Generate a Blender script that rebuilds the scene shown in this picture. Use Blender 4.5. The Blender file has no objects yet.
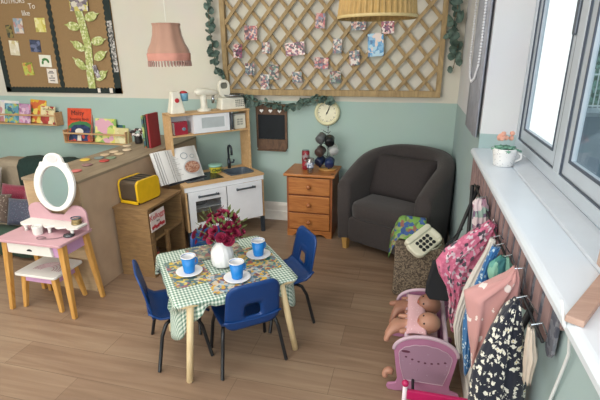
import bpy, bmesh, math, random
from math import sin, cos, pi, radians, atan2, sqrt, hypot
from mathutils import Vector, Matrix
random.seed(7)
S = bpy.context.scene
COL = S.collection

def lin(c):
    if isinstance(c, str):
        c = c.lstrip('#'); c = tuple(int(c[i:i+2], 16) for i in (0, 2, 4))
    f = lambda v: v/12.92 if v <= .04045 else ((v+.055)/1.055)**2.4
    return tuple(f(v/255) for v in c) + (1.,)

# ------------------------------------------------------------ camera
CAM_H = 1.55
yaw, pitch, roll = radians(14.57), radians(18.78), radians(-.575)
fw = Vector((-sin(yaw)*cos(pitch), cos(yaw)*cos(pitch), -sin(pitch)))
r0 = Vector((cos(yaw), sin(yaw), 0)); u0 = r0.cross(fw)
rt = r0*cos(roll) + u0*sin(roll); up = -r0*sin(roll) + u0*cos(roll)
cam = bpy.data.objects.new('camera', bpy.data.cameras.new('camera'))
cam.matrix_world = Matrix(((rt.x, up.x, -fw.x, 0), (rt.y, up.y, -fw.y, 0), (rt.z, up.z, -fw.z, CAM_H), (0, 0, 0, 1)))
cam.data.sensor_width = 36; cam.data.lens = 433/600*36; cam.data.clip_start = .02
COL.objects.link(cam); S.camera = cam
# ------------------------------------------------------------ world, sun, lamps, exposure
W = bpy.data.worlds.new('world'); S.world = W; W.use_nodes = True
wb = W.node_tree.nodes['Background']
sky = W.node_tree.nodes.new('ShaderNodeTexSky'); sky.sky_type = 'HOSEK_WILKIE'; sky.turbidity = 5; sky.sun_direction = (.3, -.75, .6)
mx = W.node_tree.nodes.new('ShaderNodeMixRGB'); mx.inputs[0].default_value = .75; mx.inputs[2].default_value = (.86, .93, 1, 1)
W.node_tree.links.new(sky.outputs[0], mx.inputs[1]); W.node_tree.links.new(mx.outputs[0], wb.inputs[0])
wb.inputs[1].default_value = 1.15
sun = bpy.data.objects.new('sun', bpy.data.lights.new('sun', 'SUN')); COL.objects.link(sun)
sun.data.energy = 3; sun.data.angle = radians(2); sun.data.color = (1, .96, .9)
sun.rotation_euler = Vector((.42, .72, -.62)).to_track_quat('-Z', 'Y').to_euler()
def area(name, loc, direction, sx, sy, e, c):
    o = bpy.data.objects.new(name, bpy.data.lights.new(name, 'AREA')); COL.objects.link(o)
    o.data.shape = 'RECTANGLE'; o.data.size = sx; o.data.size_y = sy; o.data.energy = e; o.data.color = c
    o.location = loc; o.rotation_euler = Vector(direction).to_track_quat('-Z', 'Y').to_euler(); return o
area('window_daylight', (.28, -.55, 1.75), (-1, .45, -.3), 1.7, 1.2, 34, (.82, .92, 1))
area('rear_fill', (-2.5, -2.2, 1.75), (-.08, 1, -.2), 3.2, 1.5, 95, (1, .98, .95))  # added fill lamp behind the camera; the wall there has no window
area('ceiling_fill', (-2.25, 1.35, 2.72), (0, .10, -1), 3.4, 2.9, 60, (1, .97, .92))  # added broad fill lamp under the closed ceiling, no daylight source there
S.view_settings.view_transform = 'Standard'; S.view_settings.look = 'None'
S.view_settings.gamma = 1; S.view_settings.use_curve_mapping = False
S.view_settings.exposure = 0.36

# ------------------------------------------------------------ materials
class NT:
    def __init__(s, m): s.t = m.node_tree; s.n = s.t.nodes; s.b = s.n['Principled BSDF']
    def new(s, k, **kw):
        n = s.n.new(k)
        for a, b in kw.items(): setattr(n, a, b)
        return n
    def lk(s, a, b): s.t.links.new(a, b)
    def coord(s, kind='Object', scale=(1, 1, 1), rot=(0, 0, 0), loc=(0, 0, 0)):
        mp = s.new('ShaderNodeMapping')
        if kind == 'World': g = s.new('ShaderNodeNewGeometry'); s.lk(g.outputs['Position'], mp.inputs[0])
        else: g = s.new('ShaderNodeTexCoord'); s.lk(g.outputs[kind], mp.inputs[0])
        mp.inputs['Scale'].default_value = scale; mp.inputs['Rotation'].default_value = rot; mp.inputs['Location'].default_value = loc
        return mp.outputs[0]
    def ramp(s, stops, const=False):
        r = s.new('ShaderNodeValToRGB'); e = r.color_ramp
        if const: e.interpolation = 'CONSTANT'
        while len(e.elements) < len(stops): e.elements.new(.5)
        for el, (p, c) in zip(e.elements, stops): el.position = p; el.color = lin(c)
        return r
    def math(s, op, a, b=None):
        m = s.new('ShaderNodeMath', operation=op)
        for i, v in enumerate((a, b)):
            if v is None: continue
            if isinstance(v, (int, float)): m.inputs[i].default_value = v
            else: s.lk(v, m.inputs[i])
        return m.outputs[0]
MATS = {}
def mat(key, c, rough=.6, metal=0, var=.06, scale=18, bump=0, bscale=80, sheen=0, spec=.5, kind='Object'):
    if key in MATS: return MATS[key]
    m = bpy.data.materials.new(key); m.use_nodes = True; n = NT(m); MATS[key] = m
    n.b.inputs['Roughness'].default_value = rough; n.b.inputs['Metallic'].default_value = metal
    n.b.inputs['Specular IOR Level'].default_value = spec
    if sheen: n.b.inputs['Sheen Weight'].default_value = sheen
    co = n.coord(kind); nz = n.new('ShaderNodeTexNoise'); nz.inputs['Scale'].default_value = scale; nz.inputs['Detail'].default_value = 3
    n.lk(co, nz.inputs['Vector'])
    L = lin(c); a = tuple(max(0, v*(1-var)) for v in L[:3]); b = tuple(min(1, v*(1+var)) for v in L[:3])
    r = n.new('ShaderNodeValToRGB'); r.color_ramp.elements[0].position = .3; r.color_ramp.elements[1].position = .7
    r.color_ramp.elements[0].color = a+(1,); r.color_ramp.elements[1].color = b+(1,)
    n.lk(nz.outputs[0], r.inputs[0]); n.lk(r.outputs[0], n.b.inputs['Base Color'])
    if bump:
        z2 = n.new('ShaderNodeTexNoise'); z2.inputs['Scale'].default_value = bscale; n.lk(co, z2.inputs['Vector'])
        bp = n.new('ShaderNodeBump'); bp.inputs['Strength'].default_value = bump; bp.inputs['Distance'].default_value = .01
        n.lk(z2.outputs[0], bp.inputs['Height']); n.lk(bp.outputs[0], n.b.inputs['Normal'])
    return m
def wood(key, c1, c2, grain=(3, 40, 40), rough=.5, dist=2., kind='Object', knots=None):
    if key in MATS: return MATS[key]
    m = bpy.data.materials.new(key); m.use_nodes = True; n = NT(m); MATS[key] = m
    n.b.inputs['Roughness'].default_value = rough
    co = n.coord(kind, grain)
    nz = n.new('ShaderNodeTexNoise'); nz.inputs['Scale'].default_value = 1; nz.inputs['Detail'].default_value = 5; nz.inputs['Distortion'].default_value = dist
    n.lk(co, nz.inputs['Vector']); r = n.ramp([(.3, c1), (.7, c2)]); n.lk(nz.outputs[0], r.inputs[0])
    out = r.outputs[0]
    if knots:
        v = n.new('ShaderNodeTexVoronoi'); v.inputs['Scale'].default_value = knots[1]
        n.lk(n.coord(kind, (1, 1, 1.6)), v.inputs['Vector']); k = n.math('LESS_THAN', v.outputs['Distance'], .09)
        mxr = n.new('ShaderNodeMixRGB'); n.lk(k, mxr.inputs[0]); n.lk(out, mxr.inputs[1]); mxr.inputs[2].default_value = lin(knots[0]); out = mxr.outputs[0]
    n.lk(out, n.b.inputs['Base Color'])
    bp = n.new('ShaderNodeBump'); bp.inputs['Strength'].default_value = .15; bp.inputs['Distance'].default_value = .003
    n.lk(nz.outputs[0], bp.inputs['Height']); n.lk(bp.outputs[0], n.b.inputs['Normal'])
    return m
def blotch(key, cols, scale=40, rough=.6, kind='World', rnd=1, stretch=(1, 1, 1), sheen=0):
    """printed picture: irregular cells in a palette"""
    if key in MATS: return MATS[key]
    m = bpy.data.materials.new(key); m.use_nodes = True; n = NT(m); MATS[key] = m
    n.b.inputs['Roughness'].default_value = rough
    if sheen: n.b.inputs['Sheen Weight'].default_value = sheen
    co = n.coord(kind, stretch)
    nz = n.new('ShaderNodeTexNoise'); nz.inputs['Scale'].default_value = scale*.6; n.lk(co, nz.inputs['Vector'])
    ad = n.new('ShaderNodeMixRGB', blend_type='ADD'); ad.inputs[0].default_value = 1.2/scale; n.lk(co, ad.inputs[1]); n.lk(nz.outputs['Color'], ad.inputs[2])
    v = n.new('ShaderNodeTexVoronoi'); v.inputs['Scale'].default_value = scale; v.inputs['Randomness'].default_value = rnd
    n.lk(ad.outputs[0], v.inputs['Vector'])
    sp = n.new('ShaderNodeSeparateColor'); n.lk(v.outputs['Color'], sp.inputs[0])
    r = n.ramp([(i/len(cols), c) for i, c in enumerate(cols)], True); n.lk(sp.outputs[0], r.inputs[0]); n.lk(r.outputs[0], n.b.inputs['Base Color'])
    return m
def spots(key, base, stops, scale=30, rough=.8, kind='Object', noise=.0, stretch=(1, 1, 1)):
    """cloth print: voronoi spots; stops = [(distance, colour)...], base beyond the last"""
    if key in MATS: return MATS[key]
    m = bpy.data.materials.new(key); m.use_nodes = True; n = NT(m); MATS[key] = m
    n.b.inputs['Roughness'].default_value = rough; n.b.inputs['Sheen Weight'].default_value = .2
    co = n.coord(kind, stretch); v = n.new('ShaderNodeTexVoronoi'); v.inputs['Scale'].default_value = scale; n.lk(co, v.inputs['Vector'])
    d = v.outputs['Distance']
    if noise:
        nz = n.new('ShaderNodeTexNoise'); nz.inputs['Scale'].default_value = scale*3.5; n.lk(co, nz.inputs['Vector'])
        d = n.math('ADD', d, n.math('MULTIPLY', n.math('SUBTRACT', nz.outputs[0], .5), noise))
    st = [(0, stops[0][1])] + [(stops[i][0], stops[i+1][1]) for i in range(len(stops)-1)] + [(stops[-1][0], base)]
    r = n.ramp(st, True); n.lk(d, r.inputs[0]); n.lk(r.outputs[0], n.b.inputs['Base Color'])
    return m
def glassy(key, tint=(1, 1, 1, 1), gl=.12):
    if key in MATS: return MATS[key]
    m = bpy.data.materials.new(key); m.use_nodes = True; MATS[key] = m; t = m.node_tree; n = t.nodes
    n.remove(n['Principled BSDF']); out = n['Material Output']
    a = n.new('ShaderNodeBsdfTransparent'); a.inputs[0].default_value = tint
    b = n.new('ShaderNodeBsdfGlossy'); b.inputs['Roughness'].default_value = .02
    mm = n.new('ShaderNodeMixShader'); mm.inputs[0].default_value = gl
    t.links.new(a.outputs[0], mm.inputs[1]); t.links.new(b.outputs[0], mm.inputs[2]); t.links.new(mm.outputs[0], out.inputs[0]); return m

# ------------------------------------------------------------ mesh builder
class MB:
    def __init__(s): s.v = []; s.f = []
    def add(s, vs, fs):
        o = len(s.v); s.v += [tuple(v) for v in vs]; s.f += [tuple(i+o for i in f) for f in fs]; return s
    def box(s, x0, x1, y0, y1, z0, z1, M=None):
        vs = [Vector((x, y, z)) for z in (z0, z1) for y in (y0, y1) for x in (x0, x1)]
        if M is not None: vs = [M @ v for v in vs]
        return s.add(vs, [(0, 2, 3, 1), (4, 5, 7, 6), (0, 1, 5, 4), (2, 6, 7, 3), (0, 4, 6, 2), (1, 3, 7, 5)])
    def loops(s, L, cap=True, closed=True):
        n = len(L[0]); vs = [p for l in L for p in l]; fs = []
        for i in range(len(L)-1):
            for j in range(n if closed else n-1):
                k = (j+1) % n; fs.append((i*n+j, i*n+k, (i+1)*n+k, (i+1)*n+j))
        if cap and closed: fs.append(tuple(reversed(range(n)))); fs.append(tuple(range((len(L)-1)*n, len(L)*n)))
        return s.add(vs, fs)
    def tube(s, pts, r, n=8, cap=True):
        P = [Vector(p) for p in pts]; R = r if isinstance(r, (list, tuple)) else [r]*len(P); L = []
        for i, p in enumerate(P):
            d = (P[min(i+1, len(P)-1)] - P[max(i-1, 0)]).normalized()
            if i == 0: a = Vector((0, 0, 1)) if abs(d.z) < .9 else Vector((1, 0, 0)); x = d.cross(a).normalized()
            else: x = (x - d*x.dot(d)).normalized()
            y = d.cross(x); L.append([p + (x*cos(2*pi*k/n) + y*sin(2*pi*k/n))*R[i] for k in range(n)])
        return s.loops(L, cap)
    def lathe(s, prof, cx=0, cy=0, cz=0, n=24, cap=True, M=None, fn=None):
        L = []
        for i, (r, z) in enumerate(prof):
            l = []
            for k in range(n):
                a = 2*pi*k/n; rr = r*(fn(a, z) if fn else 1); p = Vector((rr*cos(a), rr*sin(a), z)); p = M @ p if M is not None else p
                l.append(p + Vector((cx, cy, cz)))
            L.append(l)
        return s.loops(L, cap)
    def prism(s, pts, t, M=None, hole=None):
        """polygon in local x,z extruded along +y by t"""
        M = M or Matrix(); n = len(pts)
        a = [M @ Vector((x, 0, z)) for x, z in pts]; b = [M @ Vector((x, t, z)) for x, z in pts]
        if hole is None: return s.loops([a, b])
        ha = [M @ Vector((x, 0, z)) for x, z in hole]; hb = [M @ Vector((x, t, z)) for x, z in hole]
        s.loops([ha, a, b, hb, ha], cap=False); return s
    def ball(s, c, r, n=10, m=7, sc=(1, 1, 1), M=None):
        L = []
        for i in range(1, m):
            th = pi*i/m; L.append([])
            for k in range(n):
                p = Vector((r*sin(th)*cos(2*pi*k/n)*sc[0], r*sin(th)*sin(2*pi*k/n)*sc[1], -r*cos(th)*sc[2]))
                if M is not None: p = M @ p
                L[-1].append(p+Vector(c))
        o = len(s.v); s.loops(L, cap=False)
        b = Vector((0, 0, -r*sc[2])); t = Vector((0, 0, r*sc[2]))
        if M is not None: b = M @ b; t = M @ t
        s.v += [tuple(b+Vector(c)), tuple(t+Vector(c))]; e = len(s.v); q = o+(m-2)*n
        for k in range(n): s.f.append((e-2, o+(k+1) % n, o+k)); s.f.append((e-1, q+k, q+(k+1) % n))
        return s
    def obj(s, name, m, parent=None, smooth=False, bevel=0, sub=0, solid=0, seg=2, ang=40):
        me = bpy.data.meshes.new(name); me.from_pydata(s.v, [], s.f); me.validate(); me.update()
        bm = bmesh.new(); bm.from_mesh(me); bmesh.ops.remove_doubles(bm, verts=bm.verts, dist=1e-6); bmesh.ops.recalc_face_normals(bm, faces=bm.faces); bm.to_mesh(me); bm.free()
        o = bpy.data.objects.new(name, me); COL.objects.link(o); me.materials.append(m)
        if smooth: me.polygons.foreach_set('use_smooth', [True]*len(me.polygons))
        if solid: k = o.modifiers.new('solid', 'SOLIDIFY'); k.thickness = solid; k.offset = 0
        if bevel: k = o.modifiers.new('bevel', 'BEVEL'); k.width = bevel; k.segments = seg; k.limit_method = 'ANGLE'; k.angle_limit = radians(ang)
        if sub: k = o.modifiers.new('sub', 'SUBSURF'); k.levels = sub; k.render_levels = sub
        if parent: o.parent = parent
        return o
def empty(name, loc, rz=0):
    o = bpy.data.objects.new(name, None); COL.objects.link(o); o.location = loc; o.rotation_euler = (0, 0, rz); o.empty_display_size = .05; return o
def tag(o, label, cat=None, group=None, kind=None):
    if label: o['label'] = label
    if cat: o['category'] = cat
    if group: o['group'] = group
    if kind: o['kind'] = kind
    return o
def struct(o): o['kind'] = 'structure'; return o
def thing(name, label, cat, loc=(0, 0, 0), rz=0, group=None): return tag(empty(name, loc, rz), label, cat, group)
def dup(o, parent=None):
    c = o.copy(); COL.objects.link(c)
    if parent: c.parent = parent
    for ch in [x for x in S.objects if x.parent == o]: dup(ch, c)
    return c
def T(x, y, z): return Matrix.Translation((x, y, z))
def RZ(a): return Matrix.Rotation(a, 4, 'Z')
def RX(a): return Matrix.Rotation(a, 4, 'X')
def RY(a): return Matrix.Rotation(a, 4, 'Y')
def rrect(w, h, r, n=5, cx=0, cz=0):
    out = []
    for (sx, sz, a0) in ((1, 1, 0), (-1, 1, 90), (-1, -1, 180), (1, -1, 270)):
        for k in range(n+1):
            a = radians(a0+90*k/n); out.append((cx+sx*(w/2-r)+r*cos(a), cz+sz*(h/2-r)+r*sin(a)))
    return out
def ell(a, b, n=24, cx=0, cz=0): return [(cx+a*cos(2*pi*k/n), cz+b*sin(2*pi*k/n)) for k in range(n)]
def text(name, body, size, M, m, parent=None, ext=.0006, font_sx=1.0, align='CENTER'):
    cu = bpy.data.curves.new(name, 'FONT'); cu.body = body; cu.size = size; cu.extrude = ext; cu.align_x = align; cu.align_y = 'CENTER'
    tmp = bpy.data.objects.new(name, cu); COL.objects.link(tmp); bpy.context.view_layer.update()
    me = bpy.data.meshes.new_from_object(tmp.evaluated_get(bpy.context.evaluated_depsgraph_get())); COL.objects.unlink(tmp); bpy.data.objects.remove(tmp)
    me.transform(M @ Matrix.Diagonal((font_sx, 1, 1, 1))); me.name = name
    o = bpy.data.objects.new(name, me); COL.objects.link(o); me.materials.clear(); me.materials.append(m)
    if parent: o.parent = parent
    return o
FACE = RX(pi/2)      # text plane xy -> xz facing -y
def skin(name, pts, edges, rad, m, parent=None, root=0, sub=2):
    me = bpy.data.meshes.new(name); me.from_pydata(pts, edges, []); o = bpy.data.objects.new(name, me); COL.objects.link(o)
    o.modifiers.new('skin', 'SKIN').use_smooth_shade = True
    for i, r in enumerate(rad): me.skin_vertices[0].data[i].radius = (r, r)
    me.skin_vertices[0].data[root].use_root = True
    k = o.modifiers.new('sub', 'SUBSURF'); k.levels = sub; k.render_levels = sub
    me.materials.append(m)
    if parent: o.parent = parent
    return o

# ------------------------------------------------------------ the room
XL, XR, YB, YF, ZC = -4.6, .345, 3.80, -2.4, 2.8
GREEN_Z = 1.145
def wallmat(key, up_c, low_c, split=GREEN_Z):
    m = bpy.data.materials.new(key); m.use_nodes = True; n = NT(m)
    n.b.inputs['Roughness'].default_value = .75
    g = n.new('ShaderNodeNewGeometry'); sp = n.new('ShaderNodeSeparateXYZ'); n.lk(g.outputs['Position'], sp.inputs[0])
    nz = n.new('ShaderNodeTexNoise'); nz.inputs['Scale'].default_value = 3; nz.inputs['Detail'].default_value = 6; n.lk(g.outputs['Position'], nz.inputs['Vector'])
    z = n.math('ADD', sp.outputs[2], n.math('MULTIPLY', n.math('SUBTRACT', nz.outputs[0], .5), .012))
    k = n.math('GREATER_THAN', z, split); mr = n.new('ShaderNodeMixRGB'); n.lk(k, mr.inputs[0]); mr.inputs[1].default_value = lin(low_c); mr.inputs[2].default_value = lin(up_c)
    m2 = n.new('ShaderNodeMixRGB', blend_type='MULTIPLY'); m2.inputs[0].default_value = .12; n.lk(mr.outputs[0], m2.inputs[1]); n.lk(nz.outputs['Color'], m2.inputs[2])
    n.lk(m2.outputs[0], n.b.inputs['Base Color'])
    bp = n.new('ShaderNodeBump'); bp.inputs['Strength'].default_value = .08; n.lk(nz.outputs[0], bp.inputs['Height']); n.lk(bp.outputs[0], n.b.inputs['Normal'])
    return m
WALL = wallmat('painted_wall', '#d6d1c3', '#a9c0b8')
WALLR = wallmat('painted_window_wall', '#dcdcde', '#a6bcbc')
def floormat():
    m = bpy.data.materials.new('laminate_planks'); m.use_nodes = True; n = NT(m)
    co = n.coord('World', (1, 1, 1), (0, 0, 0), (.3, .07, 0))
    br = n.new('ShaderNodeTexBrick'); n.lk(co, br.inputs['Vector']); br.inputs['Scale'].default_value = 1
    br.inputs['Brick Width'].default_value = 1.25; br.inputs['Row Height'].default_value = .19; br.inputs['Mortar Size'].default_value = .0012
    br.inputs['Color1'].default_value = (0, 0, 0, 1); br.inputs['Color2'].default_value = (1, 1, 1, 1); br.inputs['Mortar'].default_value = (.2, .2, .2, 1); br.offset = .37
    g = n.new('ShaderNodeTexNoise'); g.inputs['Scale'].default_value = 1; g.inputs['Detail'].default_value = 7; g.inputs['Distortion'].default_value = .8
    n.lk(n.coord('World', (1.6, 26, 1)), g.inputs['Vector'])
    g2 = n.new('ShaderNodeTexNoise'); g2.inputs['Scale'].default_value = 1; g2.inputs['Detail'].default_value = 3; n.lk(n.coord('World', (1.2, 4, 1)), g2.inputs['Vector'])
    f = n.math('ADD', n.math('ADD', n.math('MULTIPLY', g.outputs[0], .55), n.math('MULTIPLY', g2.outputs[0], .35)), n.math('MULTIPLY', br.outputs['Color'], .16))
    r = n.ramp([(.30, '#775f4b'), (.5, '#8a715c'), (.74, '#9d866e')]); n.lk(f, r.inputs[0])
    mm = n.new('ShaderNodeMixRGB', blend_type='MULTIPLY'); mm.inputs[0].default_value = 1; n.lk(r.outputs[0], mm.inputs[1])
    inv = n.math('SUBTRACT', 1, n.math('MULTIPLY', br.outputs['Fac'], .45)); n.lk(inv, mm.inputs[2]); n.lk(mm.outputs[0], n.b.inputs['Base Color'])
    n.b.inputs['Roughness'].default_value = .42; n.b.inputs['Specular IOR Level'].default_value = .35
    bp = n.new('ShaderNodeBump'); bp.inputs['Strength'].default_value = .12; bp.inputs['Distance'].default_value = .004; n.lk(g.outputs[0], bp.inputs['Height']); n.lk(bp.outputs[0], n.b.inputs['Normal'])
    return m
struct(MB().box(XL-.1, XR+.1, YF-.1, YB+.1, -.1, 0).obj('floor', floormat()))
struct(MB().box(XL-.1, .75, YF-.1, YB+.1, ZC, ZC+.1).obj('ceiling', mat('ceiling_white', '#e8e6e0', .9)))
struct(MB().box(XL-.1, XR+.4, YB, YB+.12, 0, ZC).obj('wall_back', WALL))
struct(MB().box(XL-.1, XL, YF, YB, 0, ZC).obj('wall_left', WALL))
struct(MB().box(XL-.1, .75, YF-.1, YF, 0, ZC).obj('wall_front', WALL))
WY0, WY1, SZ, HZ = -1.2, 2.394, 1.07, 2.45      # window opening in the right wall
w = MB().box(XR, .565, WY1, YB, 0, ZC); w.box(XR, .565, YF, WY0, 0, ZC); w.box(XR, .565, WY0, WY1, 0, SZ-.03); w.box(XR, .565, WY0, WY1, HZ, ZC)
struct(w.obj('wall_right', WALLR))
WHITEP = mat('white_gloss_paint', '#e9e6dd', .35)
b = MB(); b.prism([(0, 0), (.018, 0), (.018, .15), (.012, .165), (.008, .18), (0, .18)], 1, Matrix(((0, 1, 0, 0), (-1, 0, 0, 0), (0, 0, 1, 0), (0, 0, 0, 1))))
def skirting(name, p0, p1, nx, ny):
    d = Vector((p1[0]-p0[0], p1[1]-p0[1], 0)); L = d.length; d.normalize()
    M = Matrix(((nx, d.x, 0, p0[0]), (ny, d.y, 0, p0[1]), (0, 0, 1, 0), (0, 0, 0, 1)))
    struct(MB().prism([(.0, 0), (.018, 0), (.018, .09), (.014, .098), (.014, .15), (.008, .17), (0, .18)], L, M).obj(name, WHITEP))
skirting('baseboard_back', (XL, YB), (XR, YB), 0, -1)
skirting('baseboard_right', (XR, YF), (XR, YB), -1, 0)
# sill: thick rounded white board, then the plastic cill against the frame
sm = mat('sill_white', '#dce4ec', .28, var=.02, scale=6)
prof = [(.315, 1.035), (.309, 1.045), (.309, 1.058), (.316, 1.068), (.325, 1.07), (.436, 1.07), (.436, 1.035)]
M_Y = lambda y: Matrix(((1, 0, 0, 0), (0, 1, 0, y), (0, 0, 1, 0), (0, 0, 0, 1)))
win = empty('window_1', (0, 0, 0)); struct(win)
MB().prism(prof, WY1-WY0, M_Y(WY0)).obj('window_sill', sm, win, bevel=.003)
MB().prism([(.4365, 1.035), (.4365, 1.064), (.441, 1.074), (.50, 1.086), (.516, 1.086), (.516, 1.035)], WY1-WY0, M_Y(WY0)).obj('plastic_sill', mat('upvc_cill', '#c9cfd6', .35, var=.03), win)
UP = mat('upvc_white', '#b9c2cb', .3, var=.02); GASK = mat('gasket_dark', '#4a5260', .5)
def frame_rect(y0, y1, z0, z1, x0, x1, wd, name, m, par, bev=.004):
    MB().prism([(y0, z0), (y1, z0), (y1, z1), (y0, z1)], x1-x0, Matrix(((0, 1, 0, x0), (1, 0, 0, 0), (0, 0, 1, 0), (0, 0, 0, 1))),
               [(y0+wd, z0+wd), (y1-wd, z0+wd), (y1-wd, z1-wd), (y0+wd, z1-wd)]).obj(name, m, par, bevel=bev)
GL = glassy('window_glass', (.93, .97, .98, 1), .06)
F0 = 1.086
frame_rect(WY0, WY1, F0, HZ, .515, .552, .045, 'window_frame', UP, win)
MB().box(.517, .548, 1.675, 1.745, F0+.04, HZ-.04).obj('mullion', UP, win, bevel=.004)
MB().box(.517, .548, .50, .57, F0+.04, HZ-.04).obj('mullion', UP, win, bevel=.004)
def sash(y0, y1, idx):
    frame_rect(y0+.006, y1-.006, F0+.047, HZ-.047, .526, .546, .062, 'sash', UP, win)
    frame_rect(y0+.060, y1-.060, F0+.101, HZ-.101, .523, .528, .009, 'gasket', GASK, win, 0)
    frame_rect(y0, y1, F0+.042, HZ-.042, .519, .524, .007, 'gasket', GASK, win, 0)
    MB().box(.534, .540, y0+.058, y1-.058, F0+.099, HZ-.099).obj('glass_pane', GL, win)
sash(1.745, WY1-.045, 0); sash(.57, 1.675, 1); sash(WY0+.045, .50, 2)
MB().box(.515, .527, 1.77, 1.80, 1.60, 1.72).obj('window_handle', mat('handle_grey', '#5d6672', .4, .3), win, bevel=.004)
# outside
o_ = struct(MB().box(.7, 40, -10, 45, -.6, -.4).obj('ground_outside', mat('asphalt', '#4f5c66', .9, scale=2, kind='World')))
bldg = thing('outbuilding', 'bright white building wall glimpsed outside through the narrow window pane', 'building', (2.2, 9, -.4))
MB().box(-.9, .42, 0, 3, 0, 4.6).obj('wall', mat('white_render', '#f2f2ee', .8, kind='World'), bldg)
MB().box(-1.0, .46, -.1, 3.1, 4.6, 4.75).obj('roof', mat('slate', '#6a7076', .8), bldg)
fen = thing('railing_fence', 'grey metal railings outside beyond the road, seen through the large pane', 'fence', (0, 17, -.4))
f = MB(); f.box(3.5, 14, -.02, .02, 1.15, 1.2).box(3.5, 14, -.02, .02, .12, .17)
f.obj('rail', mat('rail_metal', '#8fa0a5', .5, .2), fen)
f = MB()
for i in range(70): f.box(3.5+i*.15, 3.53+i*.15, -.015, .015, 0, 1.35)
tag(f.obj('baluster', MATS['rail_metal'], fen), None, kind='stuff')
hm = blotch('hedge_leaf', ['#3f5d58', '#4d6f68', '#35504c', '#5a7d78'], 9, .9)
hd = MB()
for i in range(22):
    hd.ball((4.0+i*.62, 19.5+random.uniform(-.5, .5), 1.8+random.uniform(-.2, .6)), 1.5, 12, 8, (1, .8, 2.0+random.uniform(0, .6)))
tag(hd.obj('hedge', hm, None), 'tall dark green hedge outside behind the railings', 'hedge')
tag(MB().box(3, 16, 15.2, 16.6, -.4, -.28).obj('pavement', mat('pavement_grey', '#87949a', .9, kind='World')), None); struct(bpy.data.objects['pavement'])
tag(MB().box(.64, .70, 1.60, 1.68, -.4, 3).obj('window_post', mat('outer_post', '#9fb0ba', .5), None, bevel=.004), None); struct(bpy.data.objects['window_post'])

# ------------------------------------------------------------ wall things
PINE = wood('trellis_pine', '#8a7350', '#b39a70', (18, 18, 4), .8)
tr = thing('wall_trellis', 'large wooden diamond lattice trellis on the back wall covered in photos', 'trellis', (0, 0, 0))
X0, X1, Z0, Z1 = -1.675, .205, 1.195, 2.3
f = MB(); f.box(X0, X0+.045, 3.745, 3.785, Z0, Z1); f.obj('frame_rail', PINE, tr, bevel=.003)
MB().box(X1-.04, X1, 3.745, 3.785, Z0, Z1).obj('frame_rail', PINE, tr, bevel=.003)
MB().box(X0, X1, 3.738, 3.785, Z0, Z0+.05).obj('frame_rail', PINE, tr, bevel=.003)
MB().box(X0, X1, 3.738, 3.785, Z1-.05, Z1).obj('frame_rail', PINE, tr, bevel=.003)
dx, dz = .163, .19
def clipseg(c, sgn):
    # z = Z0 + sgn*(x-c)*dz/dx  clipped to the frame
    k = sgn*dz/dx; pts = []
    xa, xb = X0+.03, X1-.03
    za, zb = Z0+.03+k*(xa-c), Z0+.03+k*(xb-c)
    lo, hi = Z0+.03, Z1-.03
    def cut(x, z): 
        if z < lo: return (c+(lo-Z0-.03)/k, lo)
        if z > hi: return (c+(hi-Z0-.03)/k, hi)
        return (x, z)
    if max(za, zb) <= lo or min(za, zb) >= hi: return None
    a, b_ = cut(xa, za), cut(xb, zb)
    return (a, b_) if hypot(a[0]-b_[0], a[1]-b_[1]) > .06 else None
for sgn, y in ((1, 3.752), (-1, 3.766)):
    for i in range(-10, 24):
        c = X0+.04+i*dx if sgn > 0 else X0+.04+i*dx
        sg = clipseg(c, sgn)
        if not sg: continue
        (ax, az), (bx, bz) = sg; L = hypot(bx-ax, bz-az); a = atan2(bz-az, bx-ax)
        MB().box(0, L, 0, .011, -.014, .014, T(ax, y, az) @ RY(-a)).obj('lattice_slat', PINE, tr)
tr['label'] = 'large wooden diamond lattice trellis on the back wall covered in photos'

PH = [blotch('snapshot_%d' % i, c, 62, .35) for i, c in enumerate([
    ['#8d5a5a', '#c98f86', '#4b3a44', '#d9b7a8', '#6b6f86', '#b04a55'], ['#33424a', '#7a8c8a', '#c59a8a', '#51606e', '#d8cfc6', '#8a5560'],
    ['#a3525e', '#dca9a2', '#e3d3cc', '#3d3238', '#7d4a6a'], ['#4d6b58', '#c4a79a', '#394048', '#93a39a', '#7a4640']])]
BLUEPH = blotch('snapshot_blue', ['#4f93c4', '#7fb4d8', '#3c6f9f', '#a8cde0', '#e0d0c8', '#5ba0cf'], 36, .35)
photos = [(-1.393, 1.715, .115, .115, 0), (-1.521, 1.57, .08, .115, 2), (-1.261, 1.592, .072, .09, 1), (-1.416, 1.418, .085, .098, 1), (-1.002, 1.581, .165, .105, 2), (-1.194, 1.393, .085, .125, 3),
          (-1.28, 1.307, .08, .135, 1), (-.786, 1.796, .08, .115, 0), (-.775, 1.466, .12, .09, 0), (-.987, 1.351, .085, .09, 1), (-.654, 1.352, .095, .10, 3), (-.641, 1.6, .075, .115, 1),
          (-.497, 1.505, .085, .115, 1), (-.473, 1.765, .12, .095, 1), (-.241, 1.745, .10, .115, 2), (-.329, 1.604, .125, .175, 4)]
plab = ['wide group snapshot pinned high on the left of the trellis', 'small upright snapshot pinned nearest the trellis left edge', 'small snapshot of dark figures right of the high group snapshot', 'snapshot on the lattice above the kitchen scale', 'widest snapshot, red and pink figures, in the middle of the trellis',
        'upright snapshot with green, lower middle-left of the trellis', 'lowest double snapshot near the trellis bottom rail, left part', 'orange-red snapshot just left of the pleated lampshade', 'landscape snapshot of pale figures above the clock', 'small lilac snapshot left of the one above the clock, near the bottom',
        'low dark snapshot above and right of the clock', 'upright dark snapshot below left of the pleated lampshade', 'small portrait diagonally below left of the blue poster', 'snapshot directly under the left part of the pleated lampshade', 'pink snapshot directly under the right part of the pleated lampshade', 'largest upright blue picture pinned on the trellis']
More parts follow.
